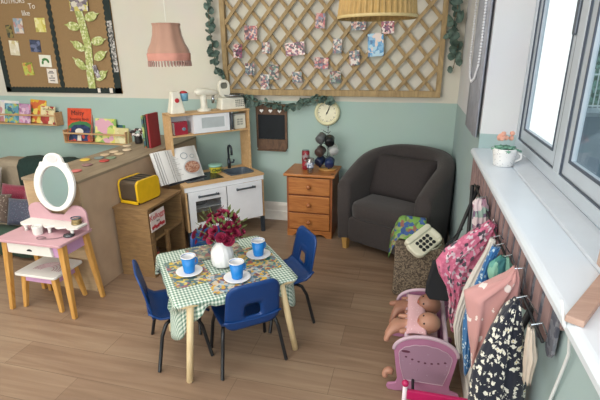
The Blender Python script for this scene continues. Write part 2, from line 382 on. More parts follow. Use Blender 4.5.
for i, ((x, z, w_, h_, k), lb) in enumerate(zip(photos, plab)):
    M = T(x, 3.743, z) @ RY(radians(random.uniform(-5, 5)))
    o = MB().prism([(-w_/2, -h_/2), (w_/2, -h_/2), (w_/2, h_/2), (-w_/2, h_/2)], -.004, M).obj('photograph', BLUEPH if k == 4 else PH[k]); tag(o, lb, 'photo', 'snapshots on the trellis')

# leaf garlands
LEAF = mat('eucalyptus_leaf', '#54695f', .6, var=.35, scale=25)
STEM = mat('stem_brown', '#6b5a40', .8)
def leaf_disc(b, c, r, seed):
    rd = random.Random(seed); M = T(*c) @ RZ(rd.uniform(-.9, .9)) @ RX(rd.uniform(-.8, .8)) @ RY(rd.uniform(0, 6.28))
    n = 8; vs = [M @ Vector((r*cos(2*pi*k/n)*(1.25 if k == 0 else 1), .14*r*sin(4*pi*k/n), r*.85*sin(2*pi*k/n))) for k in range(n)]
    vs.append(M @ Vector((0, .18*r, 0))); b.add(vs, [(k, (k+1) % n, n) for k in range(n)])
def garland(label, pts, n, r, spread, m=LEAF, seed=1):
    g = thing('leaf_garland', label, 'garland', pts[0], 0, 'leafy garlands around the trellis'); o0 = Vector(pts[0]); rd = random.Random(seed)
    P = [Vector(p)-o0 for p in pts]; MB().tube(P, .003, 5).obj('stem', STEM, g)
    b = MB()
    for i in range(n):
        t = i/(n-1)*(len(P)-1); k = min(int(t), len(P)-2); c = P[k].lerp(P[k+1], t-k)
        c = c+Vector((rd.uniform(-1, 1)*spread, rd.uniform(-.02, .012), rd.uniform(-1, 1)*spread)); leaf_disc(b, c, r*rd.uniform(.65, 1.15), seed*100+i)
    tag(b.obj('foliage', m, g), None, kind='stuff')
garland('eucalyptus garland hanging down the left edge of the trellis', [(-1.76, 3.73, 2.05), (-1.77, 3.73, 1.8), (-1.75, 3.73, 1.6), (-1.73, 3.73, 1.42), (-1.68, 3.73, 1.36)], 44, .034, .035, seed=3)
garland('eucalyptus garland trailing along under the trellis bottom rail', [(-1.52, 3.72, 1.17), (-1.36, 3.72, 1.14), (-1.2, 3.72, 1.13), (-1.05, 3.72, 1.10), (-.9, 3.72, 1.14), (-.78, 3.72, 1.17), (-.66, 3.72, 1.17)], 56, .032, .028, seed=5)
garland('eucalyptus garland hanging down the right edge of the trellis', [(.24, 3.72, 2.1), (.27, 3.72, 1.85), (.24, 3.72, 1.7), (.30, 3.72, 1.6), (.28, 3.72, 1.42)], 30, .04, .035, seed=8)

# clock
CR = mat('clock_cream', '#ddd8b0', .4); BLK = mat('matt_black', '#15171a', .5)
ck = thing('wall_clock', 'round cream wall clock on the green wall above the mug stand', 'clock', (-.728, 3.80, 1.05))
Mf = RX(pi/2)
MB().lathe([(.112, 0), (.114, .02), (.108, .038), (.096, .045), (.086, .040), (.084, .030)], M=Mf, n=40, cap=False).obj('clock_rim', CR, ck, smooth=True)
MB().lathe([(0.0005, .026), (.087, .026), (.087, .030), (.0005, .0302)], M=Mf, n=40).obj('clock_face', mat('clock_face', '#e9e4c6', .5), ck)
b = MB()
for k in range(60):
    a = 2*pi*k/60; big = k % 5 == 0
    b.box(-.0018 if big else -.0007, .0018 if big else .0007, -.0325, -.031, .066 if big else .074, .079, RY(a))
b.obj('hour_marks', BLK, ck)
for k in range(1, 13):
    a = 2*pi*k/12
b = MB().box(-.003, .003, -.036, -.033, -.012, .042, RY(radians(28))); b.obj('hour_hand', BLK, ck)
b = MB().box(-.002, .002, -.039, -.037, -.018, .066, RY(radians(24))); b.obj('minute_hand', BLK, ck)
MB().lathe([(.006, .03), (.006, .041)], M=Mf, n=12).obj('hub', BLK, ck)

# chalkboard
cb = thing('hanging_chalkboard', 'small brown framed chalkboard with three white hearts on the green wall', 'chalkboard', (-1.247, 3.80, .69))
DW = wood('dark_brown_wood', '#4d3a2c', '#71543f', (30, 4, 8), .7)
MB().box(-.125, .13, -.022, -.004, .11, .33).obj('board', mat('chalk_black', '#12181d', .8, var=.3, scale=8), cb)
MB().box(-.135, .14, -.026, -.002, .33, .425).obj('header', DW, cb, bevel=.003)
MB().box(-.135, .14, -.05, -.002, .0, .012).box(-.135, .14, -.026, -.002, .0, .105).obj('ledge', DW, cb, bevel=.002)
for x in (-.135, .14): MB().box(x-.01, x+.01, -.024, -.002, .02, .40).obj('side_rail', DW, cb, bevel=.002)
hp = []
for k in range(24):
    a = 2*pi*k/24; hp.append((.0011*16*sin(a)**3, .0011*(13*cos(a)-5*cos(2*a)-2*cos(3*a)-cos(4*a))))
for x in (-.085, .0, .085): MB().prism(hp, .008, T(x, -.036, .365)).obj('heart', mat('heart_white', '#efece8', .5), cb)

# notice board
HESS = mat('hessian', '#977a55', .95, var=.12, scale=220, bump=.4, bscale=300)
BORD = mat('dark_border', '#1e2a28', .8)
nb = thing('notice_board', 'large brown hessian noticeboard with black scalloped border on back wall', 'noticeboard', (0, 3.8, 0))
NX0, NX1, NZ0, NZ1 = -4.17, -2.775, 1.187, 2.5
MB().box(NX0, NX1, -.012, -.001, NZ0, NZ1).obj('backing', HESS, nb)
def scal(name, pts_in, pts_out):
    MB().prism(pts_out + pts_in[::-1], -.005, T(0, -.013, 0)).obj(name, BORD, nb)
def wavy(a, b, n, amp, horiz, base):
    out = []
    for i in range(n*6+1):
        t = i/(n*6); w_ = abs(sin(pi*n*t))*amp
        p = a+(b-a)*t; out.append((p, base+w_) if horiz else (base+w_, p))
    return out
scal('scalloped_border', wavy(NX0, NX1, 34, .012, True, NZ0+.045), [(NX0, NZ0), (NX1, NZ0)])
scal('scalloped_border', [(a, b) for a, b in wavy(NZ0, NZ1, 28, .012, False, NX0+.055)], [(NX0, NZ0), (NX0, NZ1)])
scal('scalloped_border', [(2*NX1-a, b) for a, b in wavy(NZ0, NZ1, 28, .012, False, NX1+.065)], [(NX1, NZ0), (NX1, NZ1)])
MB().prism(wavy(NZ0, NZ1, 22, .012, False, -3.437) + [(2*-3.452-a, b) for a, b in wavy(NZ0, NZ1, 22, .012, False, -3.437)][::-1], -.006, T(0, -.014, 0)).obj('scalloped_divider', BORD, nb)
WT = mat('cut_paper_white', '#e9e4da', .7)
for body, x, z, sz in (('AUTHORS', -3.86, 2.052, .062), ('To', -3.645, 2.0, .07), ('like', -3.73, 1.94, .07)):
    text('cut_out_words', body, sz, T(x, -.02, z) @ FACE, WT, nb)
def paper(label, x, z, w_, h_, m, tilt=0, y=3.786, name='pinned_print', extra=None):
    o = MB().prism([(-w_/2, -h_/2), (w_/2, -h_/2), (w_/2, h_/2), (-w_/2, h_/2)], -.003, T(0, 0, 0) @ RY(radians(tilt))).obj(name, m)
    o.location = (x, y, z); tag(o, label, 'print', 'prints pinned on the noticeboard'); return o
P1 = blotch('print_pastel', ['#a8b3c0', '#c9a9a0', '#8fa0ac', '#d9cdbf', '#b98a85'], 30, .6)
P2 = blotch('print_yellow', ['#cdbf5e', '#dcd486', '#b7ad5c', '#e3dca0'], 28, .6)
P3 = blotch('print_dark', ['#4d4a35', '#6b6340', '#3d4038', '#8a7d4a'], 30, .6)
P4 = blotch('print_cream', ['#ded6c0', '#d6cdb2', '#e6e0cf', '#cdbd8d'], 26, .6)
P5 = blotch('print_blue', ['#3d4661', '#525b78', '#2f3750', '#6b7390'], 30, .6)
P6 = mat('print_white', '#e6e4d6', .6)
P7 = blotch('print_green', ['#9aa23c', '#c2b845', '#7c8a3a', '#c98b55', '#b8c060'], 34, .6)
P8 = mat('print_offwhite', '#e3d9cf', .6)
paper('grey and pink storybook print pinned upper left on the hessian', -3.852, 1.828, .11, .14, P1, 3)
paper('yellow print pinned alone near the scalloped divider', -3.588, 1.831, .12, .13, P2, 2)
paper('dark olive print pinned at the left border of the board', -3.975, 1.78, .07, .12, P3, -2)
paper('cream print with faint drawing on the left of the board', -3.957, 1.623, .115, .14, P4, 4)
paper('dark blue print pinned mid board', -3.695, 1.639, .125, .115, P5, 4)
o = paper('white square print with a green arched shape', -3.609, 1.496, .14, .115, P6, 3)
b = MB()
for k in range(9):
    a = pi*k/8; b.ball((.035*cos(a), -.004, .025*sin(a)-.008+(.0 if k < 7 else -.012)), .0125, 8, 6, (1, .2, 1))
b.obj('green_shape', mat('leaf_green', '#3f7a3c', .6), o)
paper('green and yellow storybook print low on the board', -3.837, 1.419, .12, .125, P7, -3)
o = paper('off-white print with dark lettering near the divider bottom', -3.558, 1.351, .115, .14, P8, 3)
b = MB()
for i, (z, w_) in enumerate(((.045, .05), (.03, .08), (.0, .03), (-.02, .08), (-.045, .06))):
    for k in range(int(w_/.012)): b.box(-w_/2+k*.012, -w_/2+k*.012+.007, -.006, -.004, z-.005, z+.005)
b.obj('lettering', mat('ink_grey', '#5a5456', .7), o)
GP = blotch('beanstalk_paint', ['#a9b268', '#c3c98a', '#98a35c', '#d8dab0', '#b7bf78'], 60, .7)
bs = thing('paper_beanstalk', 'cut-out green paper beanstalk with leaves on the right half of the noticeboard', 'paper decoration', (0, 3.781, 0))
cen = [(-3.124, 1.97), (-3.10, 1.82), (-3.075, 1.64), (-3.085, 1.503), (-3.10, 1.362), (-3.10, 1.235)]
MB().prism([(x-.04, z) for x, z in cen] + [(x+.04, z) for x, z in cen][::-1], -.006, T(0, 0, 0)).obj('stalk', GP, bs)
for (x, z, ang) in ((-2.99, 1.89, 15), (-3.20, 1.81, 170), (-2.955, 1.674, 10), (-3.175, 1.63, 150), (-2.955, 1.54, 25), (-3.19, 1.465, 140), (-2.975, 1.355, 30)):
    pts = [(.075*cos(t), .04*sin(t)*(1 if abs(cos(t)) < .9 else .6)) for t in [2*pi*k/14 for k in range(14)]]; pts[0] = (.105, 0)
    MB().prism(pts, -.004, T(x, -.007, z) @ RY(-radians(ang))).obj('leaf', GP, bs)
paper('mauve and yellow torn paper picture at the top of the beanstalk', -3.10, 2.02, .20, .16, blotch('mauve_paint', ['#857a82', '#9b8f96', '#c9bf6d', '#6f666e', '#d5cfc0'], 30, .7), 2, 3.773)
paper('small pale figure picture stuck low on the beanstalk', -3.02, 1.395, .05, .12, blotch('grey_fig', ['#aaa6a8', '#6b6468', '#d0ccd0', '#8b8088'], 70, .6), -18, 3.772)
paper('tall black and white photo strip on the right border', -2.80, 1.62, .05, .46, blotch('bw_strip', ['#8a8784', '#c9c5c0', '#4e4c4b', '#a7a39f'], 60, .6), -1, 3.779)
paper('tiny white caption stuck on the bottom border, left of two', -3.026, 1.215, .03, .04, P8, 0, 3.779)
paper('tiny white caption stuck on the bottom border, right of two', -2.888, 1.215, .035, .045, P8, 0, 3.779)

# book ledges and picture books
LW = wood('ledge_pine', '#b98f63', '#d0a97c', (4, 30, 30), .55)
def ledge(label, x0, x1, z0):
    g = thing('book_ledge', label, 'shelf', ((x0+x1)/2, 3.8, z0), 0, 'wooden book ledges on the back wall'); h = (x1-x0)/2
    MB().box(-h, h, -.105, -.006, 0, .012).obj('base_board', LW, g, bevel=.002)
    for s in (-1, 1): MB().box(s*h-.006, s*h+.006, -.105, -.004, 0, .135).obj('end_panel', LW, g, bevel=.002)
    MB().box(-h, h, -.11, -.10, .095, .112).obj('front_rail', LW, g, bevel=.003)
    MB().box(-h, h, -.006, -.0005, 0, .05).obj('back_rail', LW, g)
ledge('pine book ledge at the far left under the noticeboard', -4.36, -3.54, .86)
ledge('pine book ledge nearer the play kitchen, holding the red picture book', -3.47, -2.745, .688)
PG = mat('page_white', '#efece2', .7)
def pbook(label, x, z, w_, h_, m, tilt=0, y=3.76, th=.012, lean=12, letters=None, lc=None, group='picture books on the wall ledges'):
    g = thing('picture_book', label, 'book', (x, y, z), 0, group); g.rotation_euler = (radians(-lean), radians(tilt), 0)
    MB().box(-w_/2, w_/2, -th, -th+.002, 0, h_).box(-w_/2, w_/2, -.002, 0, 0, h_).box(-w_/2, -w_/2+.002, -th, 0, 0, h_).obj('cover', m, g)
    MB().box(-w_/2+.002, w_/2-.004, -th+.002, -.002, .004, h_-.004).obj('pages', PG, g)
    for (body, dx_, dz_, sz) in (letters or []): text('title', body, sz, T(dx_, -th-.001, dz_) @ FACE, lc, g, .0004)
    return g
def panelmat(key, bands, scale=40):
    m = blotch(key, bands, scale, .4); return m
INK = mat('ink_black', '#1c1a20', .6)
z0 = .874
pbook('white picture book with rainbow arcs at the far left of the ledge', -4.19, z0, .25, .34, panelmat('cover_rainbow', ['#e6e2dc', '#d8d3e0', '#e5d25a', '#e0dcd6', '#c78a93', '#e9e6e0'], 16), 2, 3.765)
pbook('blue picture book in front of the rainbow one', -4.12, z0, .18, .20, panelmat('cover_blue', ['#5b93ad', '#7fb0bd', '#3f6f86', '#c5b35d', '#89b57e'], 30), 2, 3.725)
pbook('pink and lilac picture book second from the left on the ledge', -3.955, z0, .14, .20, panelmat('cover_pink', ['#b98fb0', '#c9a6c4', '#a6709b', '#dcbcd0', '#d78fb0'], 30), 3, 3.725)
pbook('yellow flowery picture book leaning on the ledge', -3.82, z0, .20, .27, panelmat('cover_yellow', ['#dcb63a', '#e6c24c', '#5f8a4a', '#cf6a3a', '#e8d06a', '#d9a82e'], 20), 4, 3.762)
pbook('cream and red picture book at the right end of the far-left ledge', -3.665, z0, .17, .18, panelmat('cover_creamred', ['#dccb9a', '#a23a34', '#e3d6ac', '#9c302f', '#b8483f'], 18), 3, 3.725, letters=[('Stone', -.02, .15, .035), ('Town', .04, .15, .035)], lc=mat('ink_olive', '#5c5a30', .6))
pbook('dark grey-green book behind the yellow one on the ledge', -3.66, z0, .16, .24, panelmat('cover_greygreen', ['#4d6560', '#6d7f7c', '#38504a', '#8b9a98'], 20), 3, 3.785)
z0 = .702
g = pbook('tall red and orange picture book with dark title, leaning', -3.315, z0, .29, .335, mat('cover_orange', '#cf4a2c', .35, var=.25, scale=9), 0, 3.745, .018, letters=[('Maisy', -.02, .285, .07), ('Amazing Book', 0, .225, .04)], lc=INK)
b = MB()
b.prism([(-.135, .004), (.14, .004), (.14, .17), (.09, .20), (0, .205), (-.09, .185), (-.135, .15)], -.0012, T(0, -.0185, 0)); b.obj('green_panel', mat('cover_green', '#3f7a4a', .4), g)
MB().prism([(-.13, .004), (.135, .004), (.13, .14), (.06, .17), (-.06, .165), (-.12, .12)], -.0012, T(0, -.0200, 0)).obj('night_panel', panelmat('cover_night', ['#25345a', '#2d3f6d', '#1d2a4b', '#c9503c', '#31426f'], 26), g)
MB().prism(ell(.05, .032, 16, 0, .10), -.0012, T(0, -.0215, 0)).prism([(-.025, .005), (.025, .005), (.02, .06), (-.02, .06)], -.0012, T(0, -.0215, 0)).obj('pale_shape', mat('cover_pale', '#e6ded0', .4), g)
pbook('yellow and green storybook in the middle of the right ledge', -3.005, z0, .24, .24, panelmat('cover_lime', ['#d6cf62', '#c9d277', '#e1da8a', '#8fb35e', '#dca7b8'], 18), 1, 3.735)
pbook('dark green book standing behind the yellow and green one', -2.93, z0, .25, .275, panelmat('cover_dkgreen', ['#3f7a4d', '#588b45', '#2f5d6b', '#5ca05c'], 20), 1, 3.775)
pbook('pale lilac book peeping out behind the cream one', -2.825, z0, .12, .24, panelmat('cover_lilac', ['#c6bccb', '#b5a9c0', '#d9d2dc'], 20), 2, 3.785)
pbook('small cream book at the right end of the right ledge', -2.81, z0, .15, .155, panelmat('cover_cream', ['#d9d09c', '#e2dbb2', '#cfc58e'], 20), 1, 3.725)

# ------------------------------------------------------------ right wall: blind, chain, slatted valance
b = MB(); ys = [2.41+i*.02 for i in range(22)]
L = [[(.325+.009*sin(i*1.7), y, z) for i, y in enumerate(ys)] for z in (1.12, 1.6, 2.0, 2.6)]
b.loops(L, cap=False, closed=False)
tag(b.obj('window_blind', mat('blind_grey', '#a9adb8', .8, var=.1), smooth=True, solid=.004), 'grey gathered blind hanging in the corner beside the window', 'blind')
ch = [(.31, 2.50, 2.5), (.31, 2.485, 1.9), (.31, 2.47, 1.6), (.31, 2.50, 1.48), (.31, 2.60, 1.41), (.31, 2.71, 1.385), (.31, 2.82, 1.41), (.31, 2.89, 1.5), (.31, 2.90, 1.9), (.31, 2.88, 2.5)]
b = MB(); P = [Vector(p) for p in ch]
for i in range(len(P)-1):
    n_ = max(1, int((P[i+1]-P[i]).length/.014))
    for k in range(n_): b.ball(P[i].lerp(P[i+1], k/n_), .0068, 6, 4)
tag(b.obj('blind_chain', mat('bead_white', '#e8eaf0', .3)), 'white beaded blind cord looping down beside the grey blind', 'blind cord')
VAL = thing('slatted_valance', 'row of brown and patterned rounded slats hanging under the window sill', 'valance', (.328, 0, 1.035))
PS = mat('slat_brown', '#8f7674', .7, var=.15); PD = blotch('slat_pattern', ['#5c5f6b', '#6d7079', '#50535f', '#7b7d85'], 70, .9)
y = .89; k = 0
MB().box(.004, .015, .88, 2.37, -.04, 0).obj('top_rail', PS, VAL)
while y < 2.36:
    h_ = (.115 if k % 2 else .13)+.07*min(1, max(0, (y-.9)/.6)); w_ = .046
    pts = [(0, -.002), (w_, -.002), (w_, -h_+.02), (w_*.75, -h_+.004), (w_*.5, -h_), (w_*.25, -h_+.004), (0, -h_+.02)]
    MB().prism(pts, .008, Matrix(((0, 1, 0, -.006 if k % 2 else -.001), (1, 0, 0, y), (0, 0, 1, 0), (0, 0, 0, 1)))).obj('slat', PS if k % 2 else PD, VAL, bevel=.001)
    y += .041; k += 1
# plant on sill
pl = thing('potted_plant', 'small succulent in a patterned white pot on the window sill', 'plant', (.40, 2.02, 1.07))
PT = spots('pot_pattern', '#e4e3e2', [(.16, '#5d6574')], 95, .4)
MB().lathe([(.032, 0), (.040, .004), (.043, .03), (.048, .06), (.052, .078), (.048, .08), (.044, .068), (.0005, .066)], n=28).obj('pot', PT, pl, smooth=True)
MB().tube([(.05, 0, .06), (.068, 0, .055), (.07, 0, .035), (.044, 0, .02)], .005, 8).obj('pot_handle', MATS['pot_pattern'], pl, smooth=True)
b = MB()
for i in range(20):
    a = i*2.4; e = .2+.9*(i/20); Ln = .07-.035*(i/20); d = Vector((cos(a)*cos(e), sin(a)*cos(e), sin(e))); s_ = d.cross(Vector((0, 0, 1))).normalized()
    c = Vector((0, 0, .072)); b.loops([[c+d*t*Ln + s_*w_ + Vector((0, 0, h_-.02*t*t)) for w_, h_ in ((-ww, 0), (0, .004), (ww, 0), (0, -.004))] for t, ww in ((0.1, .006), (.5, .014), (.8, .012), (1, .002))])
b.obj('leaves', mat('succulent', '#6fa08a', .5, var=.3), pl, smooth=True)
b = MB()
for i in range(9): b.ball((random.uniform(-.03, .03), random.uniform(-.02, .02), .115+random.uniform(0, .03)), .011, 7, 5)
tag(b.obj('blossoms', mat('peach_bloom', '#d9a08c', .7), pl), 'peach blossoms')
# wooden batten + board at the near end of sill, cable
WB = wood('plain_board', '#a98b7c', '#bda091', (8, 30, 8), .6)
bt = thing('wooden_board', 'pale brown wooden board standing on the near end of the window sill', 'board', (.315, .785, 1.07))
dirv = Vector((.119, .2, 0)); an = atan2(dirv.y, dirv.x)
MB().box(0, .30, -.016, .016, 0, .014, RZ(atan2(.15, .095))).obj('foot_batten', WB, bt, bevel=.002)
MB().box(.128, .142, -.5, .275, .0, .5).obj('panel', WB, bt, bevel=.002)
tag(MB().tube([(.30, .82, 1.10), (.305, .80, 1.06), (.327, .82, 1.02), (.333, .822, .98), (.336, .84, .928), (.338, .871, .828), (.338, .90, .70)], .0035, 6).obj('cable', mat('cable_white', '#dcdfe0', .4), smooth=True), 'thin white cable running over the sill edge and down the green wall', 'cable')

# ------------------------------------------------------------ pendant lamps
pk = thing('pendant_lamp', 'pink fabric bell lampshade with tasselled fringe hanging by the back wall', 'lamp', (-1.70, 2.9, 1.475))
PKM = mat('pink_silk', '#a27b68', .7, var=.08, scale=8, sheen=.3)
def octf(a, z): return 1+.035*cos(8*a)
MB().lathe([(.140, .045), (.146, .075), (.142, .085), (.138, .105), (.114, .15), (.098, .20), (.091, .255), (.094, .270), (.097, .275)], n=64, cap=False, fn=octf).obj('lamp_shade', PKM, pk, smooth=True, solid=.003)
MB().lathe([(.146, .030), (.149, .078), (.144, .082), (.141, .034)], n=48, cap=False, fn=octf).obj('trim_band', mat('pink_trim', '#b88172', .8), pk, smooth=True)
b = MB()
for k in range(40):
    a = 2*pi*k/40; b.tube([(.144*cos(a), .144*sin(a), .034), (.145*cos(a), .145*sin(a), .018), (.146*cos(a), .146*sin(a), -.008)], [.002, .0055, .004], 6)
tag(b.obj('fringe', mat('fringe_mauve', '#a38076', .8), pk), None)
MB().tube([(0, 0, .27), (0, 0, 1.33)], .0035, 6).obj('cable', mat('cable_cream', '#d8d5c8', .5), pk)
MB().lathe([(.02, .19), (.022, .26), (.012, .275)], n=16).obj('bulb_holder', mat('holder_white', '#e0ddd5', .4), pk)
b = MB()
for k in range(4): a = pi*k/2; b.tube([(0, 0, .265), (.093*cos(a), .093*sin(a), .268)], .002, 5)
b.obj('shade_ring', MATS['holder_white'], pk)
yl = thing('pendant_lamp', 'gold pleated lampshade cropped by the top edge of the photo', 'lamp', (-.176, 2.0, 1.686))
n_ = 168
def pleat(a, z): return 1+.022*(1 if int(round(a/(2*pi)*n_)) % 4 < 2 else -1)
MB().lathe([(.163, 0), (.152, .10), (.138, .24)], n=n_, cap=False, fn=pleat).obj('lamp_shade', mat('gold_pleat', '#a08048', .6, var=.15, scale=30), yl, solid=.002)
MB().lathe([(.166, -.004), (.168, .0), (.167, .008), (.164, .008)], n=48, cap=False).obj('trim_band', mat('cream_trim', '#b09a68', .6), yl)
MB().tube([(0, 0, .2), (0, 0, 1.11)], .0035, 6).obj('cable', MATS['cable_cream'], yl)
MB().lathe([(.02, .12), (.022, .2), (.012, .22)], n=16).obj('bulb_holder', MATS['holder_white'], yl)
b = MB()
for k in range(4): a = pi*k/2; b.tube([(0, 0, .2), (.142*cos(a), .142*sin(a), .2)], .002, 5)
b.obj('shade_ring', MATS['holder_white'], yl)

# ------------------------------------------------------------ partition, crate, kitchen
MDF = mat('mdf_brown', '#b89d82', .8, var=.08, scale=6, kind='World'); MDT = wood('partition_top', '#83735e', '#9c8b73', (14, 2, 8), .6, kind='World')
pt = thing('storage_unit', 'long brown wooden unit behind the pink vanity with painted discs on top', 'cabinet', (-2.24, 2.2, 0))
MB().box(.205, .215, 0, 1.59, .0, .775).obj('side_panel', MDF, pt)
MB().box(-.215, -.205, 0, 1.59, .0, .775).obj('side_panel', MDF, pt)
MB().box(-.205, .205, 0, .014, .0, .775).obj('end_panel', wood('end_ply', '#a58a68', '#b89d7a', (6, 6, 30), .7), pt)
MB().box(-.205, .205, 1.57, 1.59, .0, .775).obj('end_panel', MDF, pt)
MB().box(-.222, .218, -.006, 1.59, .775, .794).obj('top', MDT, pt, bevel=.002)
MB().box(.213, .218, -.004, .012, 0, .775).obj('edge_strip', mat('edge_light', '#b79f7f', .7), pt)
discs = [(-2.205, 2.399, '#c9706a', 'coral pink painted wooden disc nearest the mirror'), (-2.376, 2.693, '#d6b54a', 'yellow painted wooden disc'), (-2.25, 2.562, '#8d6a66', 'dull purple-brown painted wooden disc'), (-2.211, 2.696, '#b84a44', 'red painted wooden disc'),
         (-2.316, 2.774, '#7c8a86', 'grey-blue painted wooden disc'), (-2.224, 2.794, '#7f8f72', 'green-grey painted wooden disc'), (-2.34, 2.875, '#c9b08e', 'pale tan wooden disc just behind the grey-blue one'), (-2.253, 2.931, '#d1bb98', 'pale wooden disc just beyond the green-grey one'),
         (-2.342, 2.988, '#d4bf9f', 'pale wooden disc third from the far end of the row'), (-2.284, 3.079, '#dac6a8', 'pale wooden disc on the right of the two furthest'), (-2.388, 3.226, '#d6c2a2', 'furthest pale wooden disc by the back wall ledge')]
for i, (x, y, c, lb) in enumerate(discs):
    o = MB().lathe([(.030, 0), (.036, .003), (.037, .007), (.034, .010), (.02, .0115)], n=20).obj('wooden_disc', mat('disc_%d' % i, c, .6), smooth=True); o.location = (x, y, .794); tag(o, lb, 'disc', 'painted discs on the unit')
# books standing on the unit
sb = lambda lb, x, y, w_, h_, m, rz, th=.014: None
def upright(label, loc, w_, h_, th, m, rz, spine=None):
    g = thing('picture_book', label, 'book', loc, rz, 'books standing on the wooden unit')
    MB().box(0, th*.2, 0, w_, 0, h_).box(th*.8, th, 0, w_, 0, h_).box(0, th, 0, th*.15, 0, h_).obj('cover', m, g)
    MB().box(th*.2, th*.8, .003, w_-.005, .004, h_-.004).obj('pages', PG, g); return g
upright('multicoloured green and orange picture book standing leftmost on the unit', (-2.20, 3.20, .794), .16, .27, .018, panelmat('c_multi', ['#7a9a5a', '#4d6b4a', '#c9653a', '#a8b36a', '#3f5a66'], 30), radians(10))
upright('dark green thin book standing between two bright ones', (-2.172, 3.20, .794), .16, .265, .014, mat('c_dkg', '#3a5248', .5), radians(2))
upright('red hardback book standing at the right end on the unit', (-2.145, 3.19, .794), .16, .285, .02, mat('c_red', '#9a2b33', .5), radians(2))
fl = thing('flower_ornament', 'black and white flower ornament on the unit beside the standing books', 'ornament', (-2.36, 3.36, .794))
MB().lathe([(.03, 0), (.035, .02), (.032, .06), (.036, .075)], n=18).obj('pot', mat('orn_black', '#2a2526', .5), fl, smooth=True)
b = MB()
for k in range(6): b.ball((.05*cos(k*1.05), .03*sin(k*1.05), .10+.02*sin(k)), .028, 8, 6, (1, 1, .5))
b.obj('petals', blotch('bw_petals', ['#e4ddda', '#2a2224', '#5a3a34', '#cfc6c4'], 45), fl)

CW = wood('crate_wood', '#785b3b', '#94744a', (5, 5, 34), .8, knots=('#4d3521', 5))
cr = thing('wooden_crate', 'brown wooden crate unit carrying the yellow toaster, open on its right side', 'crate', (-1.86, 2.46, 0))
MB().box(-.145, .125, 0, .018, 0, .515).obj('front_panel', CW, cr, bevel=.002)
MB().box(-.145, .125, .45, .468, 0, .515).obj('back_panel', CW, cr, bevel=.002)
MB().box(-.145, -.127, .018, .45, 0, .515).obj('side_panel', CW, cr)
MB().box(-.15, .13, -.004, .472, .515, .533).obj('top', CW, cr, bevel=.002)
MB().box(-.127, .12, .018, .45, .265, .28).obj('shelf', CW, cr)
MB().box(-.127, .12, .018, .45, 0, .014).obj('bottom', CW, cr)
MB().box(.105, .128, .018, .05, 0, .515).obj('post', CW, cr)
MB().box(.105, .128, .21, .235, 0, .30).obj('post', CW, cr)
sg = thing('cereal_sign', 'white and red lettered cereal box panel hung on the crate side', 'sign', (-1.727, 2.56, .425), radians(90))
MB().box(-.09, .09, -.003, .0, -.07, .07).obj('card', mat('sign_white', '#e6d9d2', .5), sg)
RED = mat('print_red', '#c22f38', .5)
text('lettering', "Kelloggs", .058, T(0, -.004, .032) @ FACE, RED, sg)
text('lettering', "RICE", .018, T(.0, -.004, -.008) @ FACE, INK, sg)
b = MB()
for k in range(7): b.ball((-.07+.023*k, -.0045, -.042+.006*sin(k*2)), .014, 8, 6, (1, .1, 1))
b.obj('picture', RED, sg)
tn = thing('red_tin', 'red patterned tin standing inside the crate on its lower shelf', 'tin', (-1.80, 2.56, .014))
MB().lathe([(.045, 0), (.045, .15), (.043, .155), (.03, .16)], n=24).obj('tin_body', spots('tin_red', '#b0392f', [(.18, '#d9b7a0')], 50, .4), tn, smooth=True)
MB().lathe([(.046, .15), (.046, .17), (.02, .172)], n=24).obj('lid', mat('tin_lid', '#3a2a26', .4), tn, smooth=True)
# toaster
to = thing('toaster', 'yellow and brown four-slot toaster on top of the wooden crate', 'toaster', (-1.905, 2.645, .533), radians(-9)); to.scale = (.86, .86, .95)
TB = mat('toaster_brown', '#66594a', .35, .5); TY = mat('toaster_yellow', '#e0b31f', .3)
b = MB(); M = Matrix(((0, 1, 0, -.085), (1, 0, 0, 0), (0, 0, 1, 0), (0, 0, 0, 1)))
MB().prism(rrect(.26, .165, .035, 5, 0, .0955), .17, M).obj('body', TB, to, smooth=False, bevel=.003)
MB().prism(rrect(.27, .176, .04, 5, 0, .096), .022, Matrix(((0, 1, 0, .085), (1, 0, 0, 0), (0, 0, 1, 0), (0, 0, 0, 1)))).obj('end_cap', TY, to, bevel=.006, seg=3)
MB().prism(rrect(.27, .176, .04, 5, 0, .096), .016, Matrix(((0, 1, 0, -.10), (1, 0, 0, 0), (0, 0, 1, 0), (0, 0, 0, 1)))).obj('end_cap', TY, to, bevel=.005, seg=3)
b = MB()
for yy in (-.085, -.03, .03, .085): b.box(-.065, .065, yy-.014, yy+.014, .170, .1805)
b.obj('slots', BLK, to, bevel=.003)
MB().box(-.08, .085, -.128, -.13+.26, 0, .016).obj('base', mat('toaster_base', '#2a2622', .5), to)
MB().box(-.085, .10, -.142, -.128, .006, .028).obj('crumb_tray_edge', TY, to, bevel=.003)

KW = mat('kitchen_white', '#e9ebee', .4, var=.02); KP = wood('kitchen_pine', '#c39b6b', '#d6b283', (5, 24, 24), .5); KD = mat('kitchen_dark', '#2f3840', .5)
kt = thing('play_kitchen', 'white and pine toy kitchen with sink, oven door and microwave shelf', 'toy kitchen', (-1.72, 2.96, 0), radians(47.83))
Wd, Dp = .715, .395
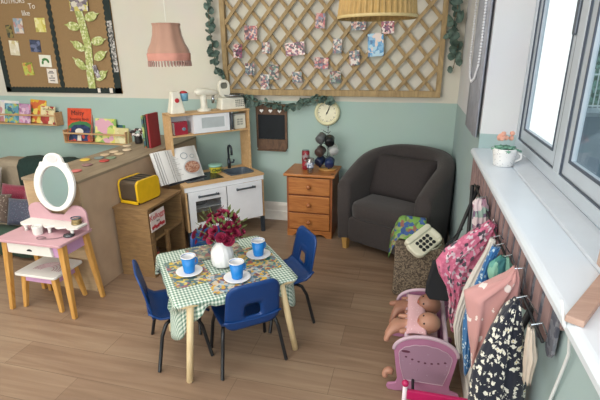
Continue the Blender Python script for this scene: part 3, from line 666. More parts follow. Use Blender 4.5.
# local: x along the front (0..Wd), y into the depth
for (x, y) in ((.0, 0), (Wd-.03, 0), (0, Dp-.03), (Wd-.03, Dp-.03)): MB().box(x, x+.03, y, y+.03, 0, .15).obj('leg', KD, kt)
MB().box(0, .015, .0, Dp, .15, .53).obj('side_panel', KP, kt, bevel=.001)
MB().box(Wd-.015, Wd, .0, Dp, .15, .53).obj('side_panel', KP, kt, bevel=.001)
MB().box(.015, Wd-.015, .005, Dp, .15, .165).obj('bottom_panel', KP, kt)
MB().box(.015, Wd-.015, Dp-.01, Dp, .165, .53).obj('back_panel', mat('kitchen_back', '#c3c9cc', .6), kt)
MB().box(.35, .365, .02, Dp-.01, .165, .53).obj('divider', KW, kt)
MB().box(.015, .35, .03, Dp-.01, .33, .337).obj('oven_rack', mat('rack_white', '#d5d9dd', .3), kt)
MB().box(.0, Wd, -.002, .016, .495, .535).obj('apron', KW, kt)
b = MB(); sx0, sx1, sy0, sy1 = .44, .67, .07, .28
b.box(-.006, sx0, -.006, Dp, .535, .552).box(sx1, Wd+.006, -.006, Dp, .535, .552).box(sx0, sx1, -.006, sy0, .535, .552).box(sx0, sx1, sy1, Dp, .535, .552)
b.obj('worktop', KP, kt)
b = MB(); SG = mat('sink_grey', '#515c66', .4)
R_ = lambda s_, z: [(sx0+(sx1-sx0)/2+px*s_, sy0+(sy1-sy0)/2+py*s_, z) for px, py in rrect(.23, .21, .05, 4)]
b.loops([R_(1.07, .553), R_(1.07, .559), R_(.96, .559), R_(.86, .49), R_(.80, .475)], cap=False); b.add(R_(.80, .475), [tuple(range(24))])
b.obj('sink', SG, kt, smooth=False)
def kdoor(x0, x1, z0_, z1_, hole=None):
    M = T(0, -.014, 0); pts = [(x0, z0_), (x1, z0_), (x1, z1_), (x0, z1_)]
    return MB().prism(pts, .014, M, hole).obj('door', KW, kt, bevel=.001)
d1 = kdoor(.022, .350, .160, .492, [(.078, .222), (.300, .222), (.300, .41), (.078, .41)])
MB().box(.078, .300, -.008, -.005, .222, .41).obj('door_glass', glassy('oven_glass', (.92, .94, .95, 1), .10), d1)
d2 = kdoor(.360, .690, .160, .492)
def handle(xc, z, par):
    b = MB(); b.tube([(xc-.075, -.014, z), (xc-.075, -.034, z)], .008, 8); b.tube([(xc+.075, -.014, z), (xc+.075, -.034, z)], .008, 8)
    b.tube([(xc-.088, -.036, z), (xc-.07, -.036, z), (xc+.07, -.036, z), (xc+.088, -.036, z)], [.011, .008, .008, .011], 10); b.obj('handle', mat('handle_dark', '#4b5359', .4, .3), par, smooth=True)
handle(.186, .452, d1); handle(.525, .452, d2)
MB().lathe([(.07, 0), (.085, .035), (.088, .075), (.0005, .09)], .16, .16, .337, n=24).obj('oven_pan', mat('pan_steel', '#9aa1a6', .25, .8), kt, smooth=True)
fa = MB(); fx, fy = .545, .335
fa.tube([(fx, fy, .552), (fx, fy, .64)], [.016, .014], 12)
fa.tube([(fx, fy, .62), (fx, fy, .73)] + [(fx+.0, fy-.035+.035*cos(a), .73+.035*sin(a)) for a in [pi*k/8 for k in range(1, 8)]] + [(fx, fy-.07, .73), (fx, fy-.07, .685)], .0105, 10)
fa.obj('faucet', mat('faucet_dark', '#3d464e', .3, .5), kt, smooth=True)
MB().tube([(fx+.014, fy-.0, .60), (fx+.045, fy, .60), (fx+.05, fy, .625)], .009, 8).obj('tap_lever', MATS['faucet_dark'], kt, smooth=True)
MB().box(.05, .37, .06, .30, .5525, .556).obj('hob', mat('hob_black', '#23272c', .25), kt, bevel=.002)
uy0, uy1 = .215, Dp
MB().box(0, .016, uy0, uy1, .552, 1.088).obj('post', KP, kt, bevel=.001)
MB().box(Wd-.016, Wd, uy0, uy1, .552, 1.088).obj('post', KP, kt, bevel=.001)
MB().box(0, Wd, uy0-.01, uy1, 1.075, 1.09).obj('top_shelf', KP, kt, bevel=.001)
MB().box(.016, Wd-.016, uy0, uy1, .905, .918).obj('lower_shelf', KP, kt, bevel=.001)
MB().box(.016, .60, uy1-.008, uy1, .918, 1.075).obj('shelf_back', KW, kt)
MB().box(.20, .208, uy0+.005, uy1-.008, .918, 1.075).obj('shelf_divider', KW, kt)
MB().box(.548, .556, uy0+.005, uy1-.008, .918, 1.075).obj('shelf_divider', KW, kt)
mdr = MB().prism([(.20, .921), (.52, .921), (.52, 1.072), (.20, 1.072)], .012, T(0, uy0-.006, 0), [(.27, .958), (.475, .958), (.475, 1.045), (.27, 1.045)]).obj('microwave_door', KW, kt, bevel=.001)
MB().box(.27, .475, uy0-.002, uy0+.001, .958, 1.045).obj('door_glass', mat('bright_interior_pane', '#b9c1c3', .3), mdr)  # opaque pale grey stands in for the bright interior behind clear glass
MB().tube([(.54, uy0-.016, .93), (.54, uy0-.016, 1.065)], .009, 10).obj('handle', MATS['handle_dark'], mdr, smooth=True)
KM = Matrix.Translation((-1.72, 2.96, 0)) @ RZ(radians(47.83))
def kw(x, y, z): return tuple(KM @ Vector((x, y, z)))
KR = radians(47.83)
g = thing('red_book', 'red covered box book in the left niche of the toy kitchen shelf', 'book', kw(.085, .27, .918), KR+radians(12))
MB().box(-.05, .07, -.03, -.027, 0, .105).box(-.05, .07, .012, .015, 0, .105).box(.067, .07, -.03, .015, 0, .105).obj('cover', mat('book_crimson', '#a12a3c', .5), g)
MB().box(-.048, .066, -.027, .012, .003, .10).obj('pages', PG, g)
MB().ball((.035, -.032, .045), .018, 8, 6, (1, .3, .8)).obj('clasp', mat('clasp_grey', '#6d8a98', .5), g)
g = thing('storage_tin', 'square cream canister in the right niche of the toy kitchen shelf', 'canister', kw(.63, .28, .9185), KR)
MB().prism(rrect(.11, .12, .012, 3, 0, .06), .09, T(0, -.045, 0)).obj('canister_body', mat('canister_cream', '#e2dfcf', .4), g, bevel=.004)
MB().box(-.057, .057, -.048, .048, .12, .132).obj('lid', mat('canister_lid', '#c9c9c2', .3, .3), g, bevel=.003)
b = MB()
for i in range(2):
    for j in range(3): b.box(-.028+i*.03, -.004+i*.03, -.047, -.0455, .035+j*.02, .048+j*.02)
b.obj('label_print', mat('label_grey', '#a6a598', .6), g)
# appliances on top
AW = mat('appliance_cream', '#e8e4d4', .35)
g = thing('toy_juicer', 'white toy appliance with a red dial and blue cup, left on the shelf top', 'toy appliance', kw(.09, .30, 1.09), KR)
MB().loops([[(sx*w_, sy*d_-.01, z) for sx, sy in ((-1, -1), (1, -1), (1, 1), (-1, 1))] for z, w_, d_ in ((0, .06, .055), (.02, .058, .053), (.13, .038, .04), (.175, .034, .036))]).obj('body', AW, g, bevel=.01, seg=3)
MB().lathe([(.019, 0), (.017, .006), (.0005, .007)], 0, -.052, .105, n=20, M=RX(pi/2+.15)).obj('dial', RED, g)
MB().lathe([(.034, 0), (.04, .06), (.038, .062), (.03, .01)], .075, 0, .095, n=20).obj('cup', mat('cup_sky', '#7ab4cf', .4), g, smooth=True)
MB().lathe([(.034, 0), (.03, .012), (.012, .02)], .075, 0, .155, n=16).obj('cup_lid', RED, g)
g = thing('toy_mixer', 'cream toy stand mixer standing in the middle of the shelf top', 'toy mixer', kw(.335, .30, 1.09), KR)
b = MB(); b.lathe([(.062, 0), (.06, .012), (.03, .025), (.027, .09), (.032, .13)], n=20); b.obj('stand', AW, g, smooth=True)
b = MB(); b.tube([(-.075, -.0, .155), (-.06, 0, .155), (0, 0, .155), (.07, 0, .15), (.12, 0, .142), (.128, 0, .142)], [.012, .03, .033, .028, .02, .01], 14); b.obj('mixer_head', AW, g, smooth=True)
MB().tube([(.085, 0, .13), (.085, 0, .06)], [.01, .016], 8).obj('beater', mat('steel', '#a7acb0', .25, .9), g, smooth=True)
g = thing('toy_scale', 'cream retro kitchen scale with round glass dial head on the shelf top', 'kitchen scale', kw(.58, .30, 1.09), KR)
MB().loops([[(sx*w_, sy*d_, z) for sx, sy in ((-1, -1), (1, -1), (1, 1), (-1, 1))] for z, w_, d_ in ((0, .115, .06), (.09, .105, .055), (.10, .095, .05))]).obj('body', AW, g, bevel=.01, seg=3)
b = MB()
for i in range(5):
    for j in range(4): b.box(.02+i*.017, .031+i*.017, -.0605+.0008*j, -.058, .022+j*.016, .031+j*.016)
b.obj('keypad_print', mat('key_grey', '#77756c', .6), g)
MB().lathe([(.0, 0.105), (.09, .108), (.10, .122), (.098, .124), (.088, .112), (.0005, .11)], .03, 0, 0, n=24).obj('weighing_pan', MATS['steel'], g, smooth=True)
dl = MB().prism(rrect(.10, .15, .048, 6, -.055, .175), .035, T(0, -.017, 0), rrect(.066, .05, .02, 6, -.055, .20)).obj('dial_head', AW, g, bevel=.004)
MB().box(-.088, -.022, -.002, .004, .172, .228).obj('dial_face', mat('dial_face', '#77776c', .3), dl)
# tub
g = thing('butter_tub', 'yellow and green margarine tub on the toy kitchen worktop by the sink', 'tub', kw(.375, .25, .5565), KR)
MB().lathe([(.043, 0), (.046, .003), (.055, .055), (.056, .06)], n=28, fn=lambda a, z: 1+.05*cos(2*a)).obj('tub_body', spots('tub_print', '#dccb3a', [(.2, '#7fa23c'), (.3, '#c5c945')], 30, .4), g, smooth=True)
MB().lathe([(.059, .055), (.06, .068), (.055, .071), (.0005, .071)], n=28, fn=lambda a, z: 1+.05*cos(2*a)).obj('lid', mat('tub_lid', '#8fbfae', .4), g, smooth=True)
text('tub_lettering', 'Clover', .040, T(0, -.0555, .03) @ FACE, mat('clover_green', '#1f5230', .5), g, .003)
# cook book on stand
A_ = Vector((-1.885, 2.90, .556)); th_ = radians(64)
g = thing('recipe_book', 'large open recipe book with a bowl picture propped above the crate and toy kitchen', 'book', tuple(A_), th_)
BK = RX(radians(-24)); 
MB().box(.08, .40, .012, .02, -.001, .20, BK).box(.06, .42, -.035, .02, -.002, .003).obj('stand', mat('stand_navy', '#20242e', .5), g)
L = []
for z in (.0, .27):
    row = []
    for i in range(25):
        t = i/24; x = t*.42; y = -.022*abs(sin(pi*min(1, abs(t-.46)*2)))-.004
        row.append(BK @ Vector((x, y, z+.004)))
    for i in range(24, -1, -1): row.append(BK @ Vector((i/24*.42, .01, z+.004)))
    L.append(row)
MB().loops(L).obj('pages', mat('book_paper', '#e6e4e0', .5, var=.02), g)
b = MB()
for i in range(7): 
    x = .012+i*.021; b.box(x, x+.005, -.027 + .0012*i - .004*(i > 4), -.02+.0012*i, .006, .268, BK)
tag(b.obj('page_shade_strips', mat('page_shadow', '#aaa6a4', .8), g), 'grey strips painted as shade between the fanned pages')  # shadows between the fanned pages, put in as grey strips
b = MB(); MB().prism(ell(.072, .050, 24, .315, .095), -.002, BK @ T(0, -.0305, 0)).obj('picture', blotch('food_print', ['#b98468', '#a8745c', '#c9a48f', '#98614e', '#bf9580'], 90, .5), g)
MB().prism(ell(.084, .061, 24, .315, .095), -.001, BK @ T(0, -.0295, 0)).obj('bowl_rim_print', mat('print_grey', '#c3c1c1', .5), g)
MB().prism(ell(.035, .028, 20, .27, .20), -.001, BK @ T(0, -.029, 0), ell(.028, .022, 20, .27, .20)).prism(ell(.022, .018, 20, .345, .185), -.001, BK @ T(0, -.029, 0), ell(.017, .013, 20, .345, .185)).obj('ring_print', mat('print_grey2', '#a9b0b5', .5), g)
b = MB()
for i in range(12): b.box(.155, .215-.02*(i % 3), -.024, -.022, .05+i*.015, .053+i*.015, BK)
b.obj('text_lines', mat('print_text', '#b0aca8', .6), g)

# ------------------------------------------------------------ chest of drawers + things
ORW = wood('orange_pine', '#9c5c2c', '#c07f45', (2.5, 30, 30), .38, knots=('#4a2412', 6))
cd = thing('chest_of_drawers', 'orange pine three-drawer bedside chest against the green wall', 'chest of drawers', (-.813, 3.435, 0))
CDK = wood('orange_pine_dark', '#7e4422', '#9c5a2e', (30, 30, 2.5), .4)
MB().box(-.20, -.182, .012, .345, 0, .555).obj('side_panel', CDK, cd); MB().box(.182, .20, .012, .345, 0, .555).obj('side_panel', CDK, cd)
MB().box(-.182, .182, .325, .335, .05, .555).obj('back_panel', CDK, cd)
MB().box(-.222, .222, -.018, .35, .555, .578).obj('top', ORW, cd, bevel=.006, seg=3)
pl_ = [(-.20, 0), (-.15, 0), (-.13, .022), (-.10, .032), (-.06, .024), (-.03, .028), (0, .036), (.03, .028), (.06, .024), (.10, .032), (.13, .022), (.15, 0), (.20, 0), (.20, .065), (-.20, .065)]
MB().prism(pl_, .014, T(0, .004, 0)).obj('plinth', ORW, cd)
b = MB()
for z in (.065, .223, .385): b.box(-.182, .182, .02, .03, z-.003, z+.008)
b.obj('drawer_rails', CDK, cd)
kx = {0: (.02, .07), 1: (.0, .0), 2: (-.06, .05)}
for i, z in enumerate((.072, .232, .394)):
    d = MB().box(-.18, .18, .002, .02, z, z+.148).obj('drawer', ORW, cd, bevel=.004, seg=3)
    MB().lathe([(.009, 0), (.008, .01), (.019, .02), (.02, .028), (.012, .036), (.0005, .038)], 0, .002, z+.074, n=18, M=RX(pi/2)).obj('knob', mat('knob_wood', '#a8673a', .3), d, smooth=True)
def chest(x, y): return (x, y, .578)
g = thing('drink_can', 'slim red drinks can on the orange pine chest', 'can', chest(-.88, 3.60)); g.scale = (1.22, 1.22, 1.25)
MB().lathe([(.024, 0), (.028, .008), (.028, .125), (.025, .135), (.022, .136)], n=24).obj('can_body', blotch('can_print', ['#8c2430', '#a83843', '#7a1c28', '#9a8a8a'], 40, .35), g, smooth=True)
MB().lathe([(.0235, .134), (.0245, .138), (.0005, .137)], n=24).obj('can_lid', MATS['steel'], g)
g = thing('glass_tumbler', 'small clear glass with blue print in front of the red can', 'glass', chest(-.81, 3.475)); g.scale = (1.1, 1.1, 1.3)
MB().lathe([(.0005, 0), (.022, 0), (.024, .008), (.030, .10), (.028, .10), (.022, .012), (.0005, .01)], n=24, cap=False).obj('glass_body', glassy('clear_glass', (.80, .83, .88, 1), .35), g, smooth=True)
MB().lathe([(.0275, .04), (.0292, .075)], n=24, cap=False).obj('print_band', blotch('glass_print', ['#8b98b5', '#d5dbe6', '#5e6a8c', '#c7ccd8'], 90, .3), g)
mt = thing('mug_tree', 'metal mug stand with a round wooden base on the pine chest', 'mug stand', chest(-.69, 3.63))
MB().lathe([(.075, 0), (.078, .005), (.074, .014), (.0005, .015)], n=32).obj('base', mat('base_gold', '#b98a4c', .4), mt, smooth=True)
arms = [(.33, -150, 0), (.33, -50, 0), (.21, -170, 1), (.21, -40, 1), (.10, -160, 2), (.10, -70, 2)]
b = MB(); b.tube([(0, 0, .01), (0, 0, .37)], .004, 8); b.ball((0, 0, .375), .009)
mugs = []
for (z, ang, r_) in ((.34, 200, 0), (.335, 300, 0), (.235, 215, 1), (.235, 345, 1), (.13, 225, 2), (.13, 300, 2)):
    a = radians(ang); b.tube([(0, 0, z-.02), (.04*cos(a), .04*sin(a), z), (.055*cos(a), .055*sin(a), z+.012)], .003, 6)
b.obj('stand', MATS['steel'], mt, smooth=True)
def mug(label, x, y, z, c, rz, k):
    g = thing('hanging_mug', label, 'mug', (x, y, z), rz, 'mugs on the mug stand'); m_ = mat('mug_%s' % k, c, .3); g.rotation_euler = (radians(-62), radians(10), rz)
    MB().lathe([(.0005, -.035), (.034, -.035), (.040, -.028), (.042, .035), (.039, .035), (.036, -.026), (.0005, -.03)], n=24, cap=False).obj('mug_body', m_, g, smooth=True)
    MB().tube([(0, .039, .02), (0, .062, .016), (0, .066, -.004), (0, .055, -.02), (0, .038, -.022)], .0055, 8).obj('mug_handle', m_, g, smooth=True)
mug('grey mug hanging top left on the mug stand', -.745, 3.60, .855, '#5c5f60', radians(-20), 'grey')
mug('black mug hanging top right on the mug stand', -.665, 3.575, .84, '#15191d', radians(15), 'black')
mug('brown mug hanging in the middle on the left', -.75, 3.585, .745, '#4a3a36', radians(-15), 'brown')
mug('white mug hanging in the middle at the right, mostly hidden', -.645, 3.66, .75, '#cfd0cd', radians(30), 'white')
mug('navy mug hanging bottom left on the mug stand', -.755, 3.61, .655, '#1f2b48', radians(-20), 'navy')
mug('dark blue mug with pale script hanging bottom right', -.665, 3.585, .650, '#22335c', radians(10), 'blue')

# ------------------------------------------------------------ armchair
AF = mat('armchair_fabric', '#3a3433', .95, var=.10, scale=60, bump=.25, bscale=260, sheen=.15)
ac = thing('tub_armchair', 'dark grey-brown fabric tub armchair in the corner under the right wall', 'armchair', (-.062, 3.385, 0), radians(-27)); ac.scale = (1.04, 1.04, 1.03)
path = []
Rr = .325; 
for i in range(9): path.append((-Rr, -.28+.28*i/9, 0))
for i in range(25): a = pi-pi*i/24; path.append((Rr*cos(a), Rr*sin(a)*.98, sin(a)))
for i in range(1, 10): path.append((Rr, -.28*i/9, 0))
L = []
npth = len(path)
for i, (x, y, s_) in enumerate(path):
    a = path[max(0, i-1)]; c = path[min(npth-1, i+1)]; d = Vector((c[0]-a[0], c[1]-a[1], 0)).normalized(); nrm = Vector((-d.y, d.x, 0))   # outward = left of travel (clockwise)
    yy = max(0, (y+.28)/(.28+Rr)); ht = .565+.225*(1-(1-yy)**1.7)
    t = .060; p = Vector((x, y, 0)); sec = [(t*.85, .07), (t*1.0, .3), (t*1.05, ht-.05), (t*.75, ht-.012), (0, ht), (-t*.75, ht-.012), (-t, ht-.05), (-t*1.0, .35), (-t, .10)]
    L.append([p+nrm*o+Vector((0, 0, z)) for o, z in sec])
MB().loops(L).obj('back_and_arms', AF, ac, smooth=True, bevel=.02, seg=3, ang=60)
MB().prism(rrect(.54, .20, .03, 4, 0, .19), .50, T(0, -.285, 0)).obj('seat_base', AF, ac, bevel=.015, seg=3)
b = MB(); L = []
for z, sc in ((.285, .93), (.30, 1.0), (.36, 1.02), (.395, .99), (.408, .9), (.412, .5)):
    L.append([(x*sc*1.0, -.045+y*sc, z) for x, y in rrect(.53, .50, .09, 6)])
b.loops(L).obj('seat_cushion', AF, ac, smooth=True)
Mp = T(.0, .10, .555) @ RX(radians(-20)) @ RZ(0)
def pillow(name, w_, h_, t_, M, m, par, n=16):
    L = []; b = MB(); g0 = []
    for s_ in (-1, 1):
        for i in range(n+1):
            for j in range(n+1):
                u = i/n*2-1; v = j/n*2-1
                e = (max(0, 1-abs(u)**3.2)*max(0, 1-abs(v)**3.2))**.45
                kx_ = 1-.07*(1-abs(v)**2)*abs(u); kz = 1-.07*(1-abs(u)**2)*abs(v)
                g0.append(M @ Vector((u*w_/2*kx_, s_*(t_/2*e+.001), v*h_/2*kz)))
    N = (n+1)**2; fs = []
    for s_ in (0, 1):
        for i in range(n):
            for j in range(n):
                q = s_*N+i*(n+1)+j; f_ = (q, q+1, q+n+2, q+n+1); fs.append(f_ if s_ else f_[::-1])
    bd = [(i, 0) for i in range(n)]+[(n, j) for j in range(n)]+[(n-i, n) for i in range(n)]+[(0, n-j) for j in range(n)]
    bd = [i*(n+1)+j for i, j in bd]
    for k in range(len(bd)): a, c = bd[k], bd[(k+1) % len(bd)]; fs.append((a, c, c+N, a+N))
    return b.add(g0, fs).obj(name, m, par, smooth=True)
pw = thing('back_pillow', 'plump dark grey cushion leaning in the tub armchair', 'cushion', tuple(Matrix.Translation((-.055, 3.395, 0)) @ RZ(radians(-27)) @ Vector((-.035, .075, .575))), radians(-27))
pillow('pillow_body', .56, .37, .17, RX(radians(-22)), mat('pillow_fabric', '#352f2f', .95, var=.1, scale=60, bump=.25, bscale=260), pw)
ft = mat('foot_wood', '#b98f4f', .5)
for x, y in ((-.31, -.25), (.31, -.25), (-.22, .25), (.22, .25)):
    MB().loops([[(x+sx*w_, y+sy*w_, z) for sx, sy in ((-1, -1), (1, -1), (1, 1), (-1, 1))] for z, w_ in ((0, .018), (.10, .026))]).obj('foot', ft, ac, bevel=.003)

# ------------------------------------------------------------ basket stool, phone, leaflet
bk = thing('woven_box', 'speckled brown woven box stool carrying the push-button phone', 'stool', (.105, 2.74, 0))
WV = blotch('woven_tweed', ['#6e6152', '#4d4238', '#8a7a66', '#5c5044', '#7d6f5d'], 130, .95, 'Object')
MB().prism(rrect(.31, .355, .02, 4, 0, .1775), .22, T(0, -.11, 0)).obj('box_body', WV, bk, bevel=.012, seg=3)
MB().prism(rrect(.315, .03, .012, 3, 0, .345), .225, T(0, -.1125, 0)).obj('box_lid', WV, bk, bevel=.006)
ph = thing('telephone', 'cream push-button telephone with black keys propped on the woven box', 'telephone', (.155, 2.63, .368), 0); ph.rotation_mode = 'ZYX'; ph.rotation_euler = (radians(-50), 0, 0); ph.matrix_basis = Matrix.Translation((.185, 2.61, .378)) @ RZ(radians(20)) @ RX(radians(-54)) @ RY(radians(-34)) @ Matrix.Diagonal((1.05, 1, 1, 1))
PHW = mat('phone_cream', '#dad6bf', .35)
MB().prism(rrect(.23, .135, .045, 7, 0, .07), .04, T(0, 0, 0)).obj('base', PHW, ph, bevel=.012, seg=4)
MB().prism(rrect(.215, .042, .02, 6, 0, .128), .045, T(0, -.012, 0)).obj('handset', PHW, ph, bevel=.012, seg=4)
b = MB()
for i in range(4):
    for j in range(3): b.lathe([(.0115, 0), (.0115, .006), (.009, .008)], -.055+i*.030, 0, .028+j*.028, n=10, M=RX(pi/2))
b.obj('keypad', BLK, ph)
MB().box(.072, .10, -.002, .001, .03, .10).obj('label_card', mat('phone_card', '#e8e4cf', .5), ph)
tag(MB().tube([(.09, 2.62, .372), (.15, 2.60, .362), (.21, 2.65, .362), (.24, 2.72, .362)], .0045, 8).obj('phone_cord', PHW, smooth=True), 'short cream phone cord lying on the woven box', 'cord')
b = MB(); L = []
for i in range(13):
    u = i/12; row = []
    for j in range(9):
        v = j/8; x = -.10+.24*u; y = 2.70+.17*v+.02*sin(u*6)
        z = .366+.012*sin(v*5+u*4)+.11*v
        if u < .3: z -= (.3-u)**1.4*.7; x += .03*(.3-u)
        row.append((x, y, z))
    L.append(row)
b.loops(L, cap=False, closed=False)
tag(b.obj('printed_cloth', blotch('map_cloth', ['#6f9a4a', '#7fa858', '#39568c', '#7a804e', '#8f9a66', '#5b7a40', '#8c5a4e', '#44619a'], 36, .8), smooth=True, solid=.003), 'green and blue printed cloth draped over the back of the woven box', 'cloth')

# ------------------------------------------------------------ sofa corner on the left
SF = mat('sofa_beige', '#9a8c78', .95, var=.08, scale=30, bump=.2, bscale=200)
sf = thing('sofa', 'beige fabric sofa at the far left behind the pink vanity', 'sofa', (-3.22, 2.48, 0))
MB().prism(rrect(1.44, .15, .04, 4, 0, .085), .90, T(0, 0.03, 0)).obj('seat_base', SF, sf, bevel=.02, seg=3)
MB().prism(rrect(1.42, .06, .028, 5, 0, .185), .66, T(0, 0.03, 0)).obj('seat_cushion', SF, sf, bevel=.02, seg=3)
MB().prism(rrect(1.44, .58, .08, 6, 0, .315), .22, T(0, .72, 0)).obj('backrest', SF, sf, bevel=.05, seg=3)
b = MB(); L = []
for (y, z) in ((.70, .30), (.695, .42), (.70, .56), (.735, .612), (.83, .625), (.93, .612), (.955, .5)):
    L.append([(-.36+.78*i/14, y-.006*sin(i*2.2), z+.006*sin(i*1.9)) for i in range(15)])
o = tag(b.loops(L, cap=False, closed=False).obj('green_throw', mat('throw_green', '#1c322d', .95, var=.15, scale=30, bump=.3, bscale=150), None, smooth=True, solid=.012), 'dark green throw hanging over the sofa backrest', 'throw'); o.location = (-3.22, 2.48, 0)
b = MB(); L = []
for (y, z) in ((.14, .222), (.05, .222), (.008, .20), (-.004, .13), (-.012, .03)):
    L.append([(-.3+1.0*i/20, y-.010*sin(i*1.7)*(1 if z < .21 else 0), z) for i in range(21)])
o = tag(b.loops(L, cap=False, closed=False).obj('green_cover', mat('cover_dull_green', '#33473a', .95, var=.2, scale=60), None, smooth=True, solid=.006), 'dull green cover hanging down the sofa front under the vanity', 'cover'); o.location = (-3.22, 2.48, 0)
def cushion(label, loc, rz, w_, h_, t_, m, tilt, name='cushion'):
    g = thing(name, label, 'cushion', loc, rz, 'cushions on the sofa'); pillow('cushion_body', w_, h_, t_, RX(radians(tilt)), m, g); return g
cushion('red sequinned cushion on the sofa beside the mirror', (-3.37, 2.92, .345), 0, .34, .25, .10, spots('sequin_red', '#7d1c38', [(.2, '#b8506a')], 90, .35), -18)
cushion('teal and purple sequinned cushion in front of the red one', (-3.05, 2.68, .325), radians(8), .30, .23, .09, spots('sequin_teal', '#3a3f52', [(.2, '#5f8088'), (.28, '#6a3a5a')], 80, .35), -22)
cushion('white cushion at the very left edge of the photo', (-3.86, 3.04, .40), radians(10), .34, .34, .14, mat('cushion_white', '#b9b4ab', .9), -20)
cushion('patterned brown and white cushion low at the left edge', (-3.38, 2.70, .33), radians(5), .30, .25, .10, spots('cushion_pat', '#57483f', [(.25, '#a79a8c')], 60, .9), -25)

# ------------------------------------------------------------ vanity + stool
PV = mat('vanity_pink', '#c59ba2', .45, var=.03); PVS = mat('vanity_lilac', '#c79ac0', .45, var=.03); VW = mat('vanity_white', '#e2dfd8', .4, var=.02); VL = wood('vanity_leg', '#b9853f', '#d2a05a', (30, 30, 4), .45)
vn = thing('vanity_table', 'pink child vanity table with white drawer and light wood legs', 'table', (-2.18, 2.035, 0)); vn.scale = (1, 1, 1.035)
def splay(x0, y0, x1, y1, z, w0, w1, par, m):
    return MB().loops([[(x+sx*w_, y+sy*w_, zz) for sx, sy in ((-1, -1), (1, -1), (1, 1), (-1, 1))] for x, y, zz, w_ in ((x0, y0, 0, w0), (x1, y1, z, w1))]).obj('leg', m, par, bevel=.004)
for sx in (-1, 1):
    splay(sx*.238, -.148, sx*.205, -.105, .46, .013, .02, vn, VL)
    splay(sx*.238, .115, sx*.205, .085, .46, .013, .02, vn, VL)
MB().prism(rrect(.48, .29, .02, 4), .018, Matrix(((1, 0, 0, 0), (0, 0, 1, -.015), (0, 1, 0, .462), (0, 0, 0, 1)))).obj('table_top', PV, vn, bevel=.004)
MB().box(.19, .205, -.115, .095, .385, .462).obj('side_panel', PVS, vn); MB().box(-.205, -.19, -.115, .095, .385, .462).obj('side_panel', PVS, vn)
MB().box(-.19, .19, .085, .097, .385, .462).obj('back_panel', PVS, vn)
MB().box(-.225, .225, -.123, -.11, .385, .462).obj('front_rail', PVS, vn)
dr = MB().prism([(-.165, .392), (.158, .392), (.148, .455), (-.165, .455)], .02, T(0, -.143, 0)).obj('drawer', VW, vn, bevel=.004)
MB().prism([(.018*cos(a), .012*sin(a)) for a in [pi*k/10 for k in range(11)]] , .006, T(-.0, -.1475, .418)).obj('finger_cutout', BLK, dr)
b = MB(); pb = []
prof_ = []
for k in range(13): a = pi-pi*k/12*.62; prof_.append((-.145+.075*cos(a), .10+.055*sin(a)))
prof2 = [(-x, z) for x, z in prof_][::-1]
MB().prism([(-.22, 0), (.22, 0)][::-1] and ([(-.22, 0)] + prof_ + [(-.05, .09), (.05, .09)] + prof2 + [(.22, 0)]), .016, T(.028, .082, .48)).obj('back_panel', PV, vn, bevel=.003)
# scalloped shelf
sh = []
for k in range(61):
    t = k/60; x = .215-.43*t; sh.append((x, -.085-.022*abs(sin(pi*5*t))))
b = MB(); top = [(-.215, .0)] + [(.215, .0)] + sh
L = [[(x+.03, y+.082, z) for x, y in top] for z in (.520, .532)]
b.loops(L).obj('scalloped_shelf', VW, vn, bevel=.001)
for x in (-.15, 0.03, .20): MB().lathe([(.012, 0), (.009, .012), (.014, .04)], x, .0, .48, n=12).obj('shelf_foot', VW, vn, smooth=True)
# mirror: outer silhouette with shoulder and crown, oval hole
def msil():
    pts = []
    for k in range(72):
        a = 2*pi*k/72; x = .150*cos(a); z = .158*sin(a)
        if sin(a) > .55:
            f_ = (sin(a)-.55)/.45; x *= 1+.0*f_
        if abs(x) < .066 and z > 0: z = max(z, .146+.046*sqrt(max(0, 1-(x/.068)**2)))
        if .066 <= abs(x) < .105 and z > 0: z = max(z, .136)
        pts.append((x, z))
    return pts
MM = T(0.068, .060, .765) @ RX(radians(-10)) @ RY(radians(0))
outer = msil(); hole = [(.106*cos(2*pi*k/72), -.010+.124*sin(2*pi*k/72)) for k in range(72)]
mr = MB().prism(outer, .02, MM, hole).obj('mirror_frame', VW, vn, bevel=.004)
mir = mat('mirror_silver', '#c9cdd0', .03, 1, var=0); MB().prism([(x*1.02, z*1.02) for x, z in hole], .003, MM @ T(0, .012, 0)).obj('mirror_glass', mir, mr)
MB().prism(ell(.040, .024, 16, 0, .158), -.002, MM @ T(0, -.0005, 0)).obj('crown_inlay', mat('crown_pale', '#dcc6c6', .5), mr)
# things on the vanity
g = thing('toy_cup', 'small white ridged cup on the pink vanity top', 'cup', (-2.205, 2.0, .497))
MB().lathe([(.026, 0), (.029, .01), (.030, .045), (.032, .055), (.028, .055), (.026, .012), (.0005, .01)], n=24, cap=False).obj('cup_body', VW, g, smooth=True)
g = thing('metal_bangles', 'stack of gold and black bangles on the scalloped vanity shelf', 'bangles', (-1.985, 2.085, .551))
b = MB()
for k in range(3): b.tube([(.026*cos(2*pi*i/20)+.003*k, .026*sin(2*pi*i/20), .006+.011*k) for i in range(21)], .005, 6, cap=False)
b.obj('bangle_rings', mat('gold_dull', '#a08c62', .35, .6), g, smooth=True)
tag(MB().tube([(.03*cos(2*pi*i/20), .022*sin(2*pi*i/20), .040) for i in range(21)], .004, 6, cap=False).obj('dark_bangle', MATS['sink_grey'], g, smooth=True), None)
g = thing('hand_mirror', 'small round black and silver compact on the vanity top', 'compact', (-1.99, 2.015, .497))
MB().lathe([(.028, 0), (.034, .006), (.030, .014), (.0005, .016)], n=24).obj('compact_case', mat('compact_dark', '#53565a', .25, .7), g, smooth=True)
rn = random.Random(2); pts = [(-2.20+.0, 1.93, .501)]
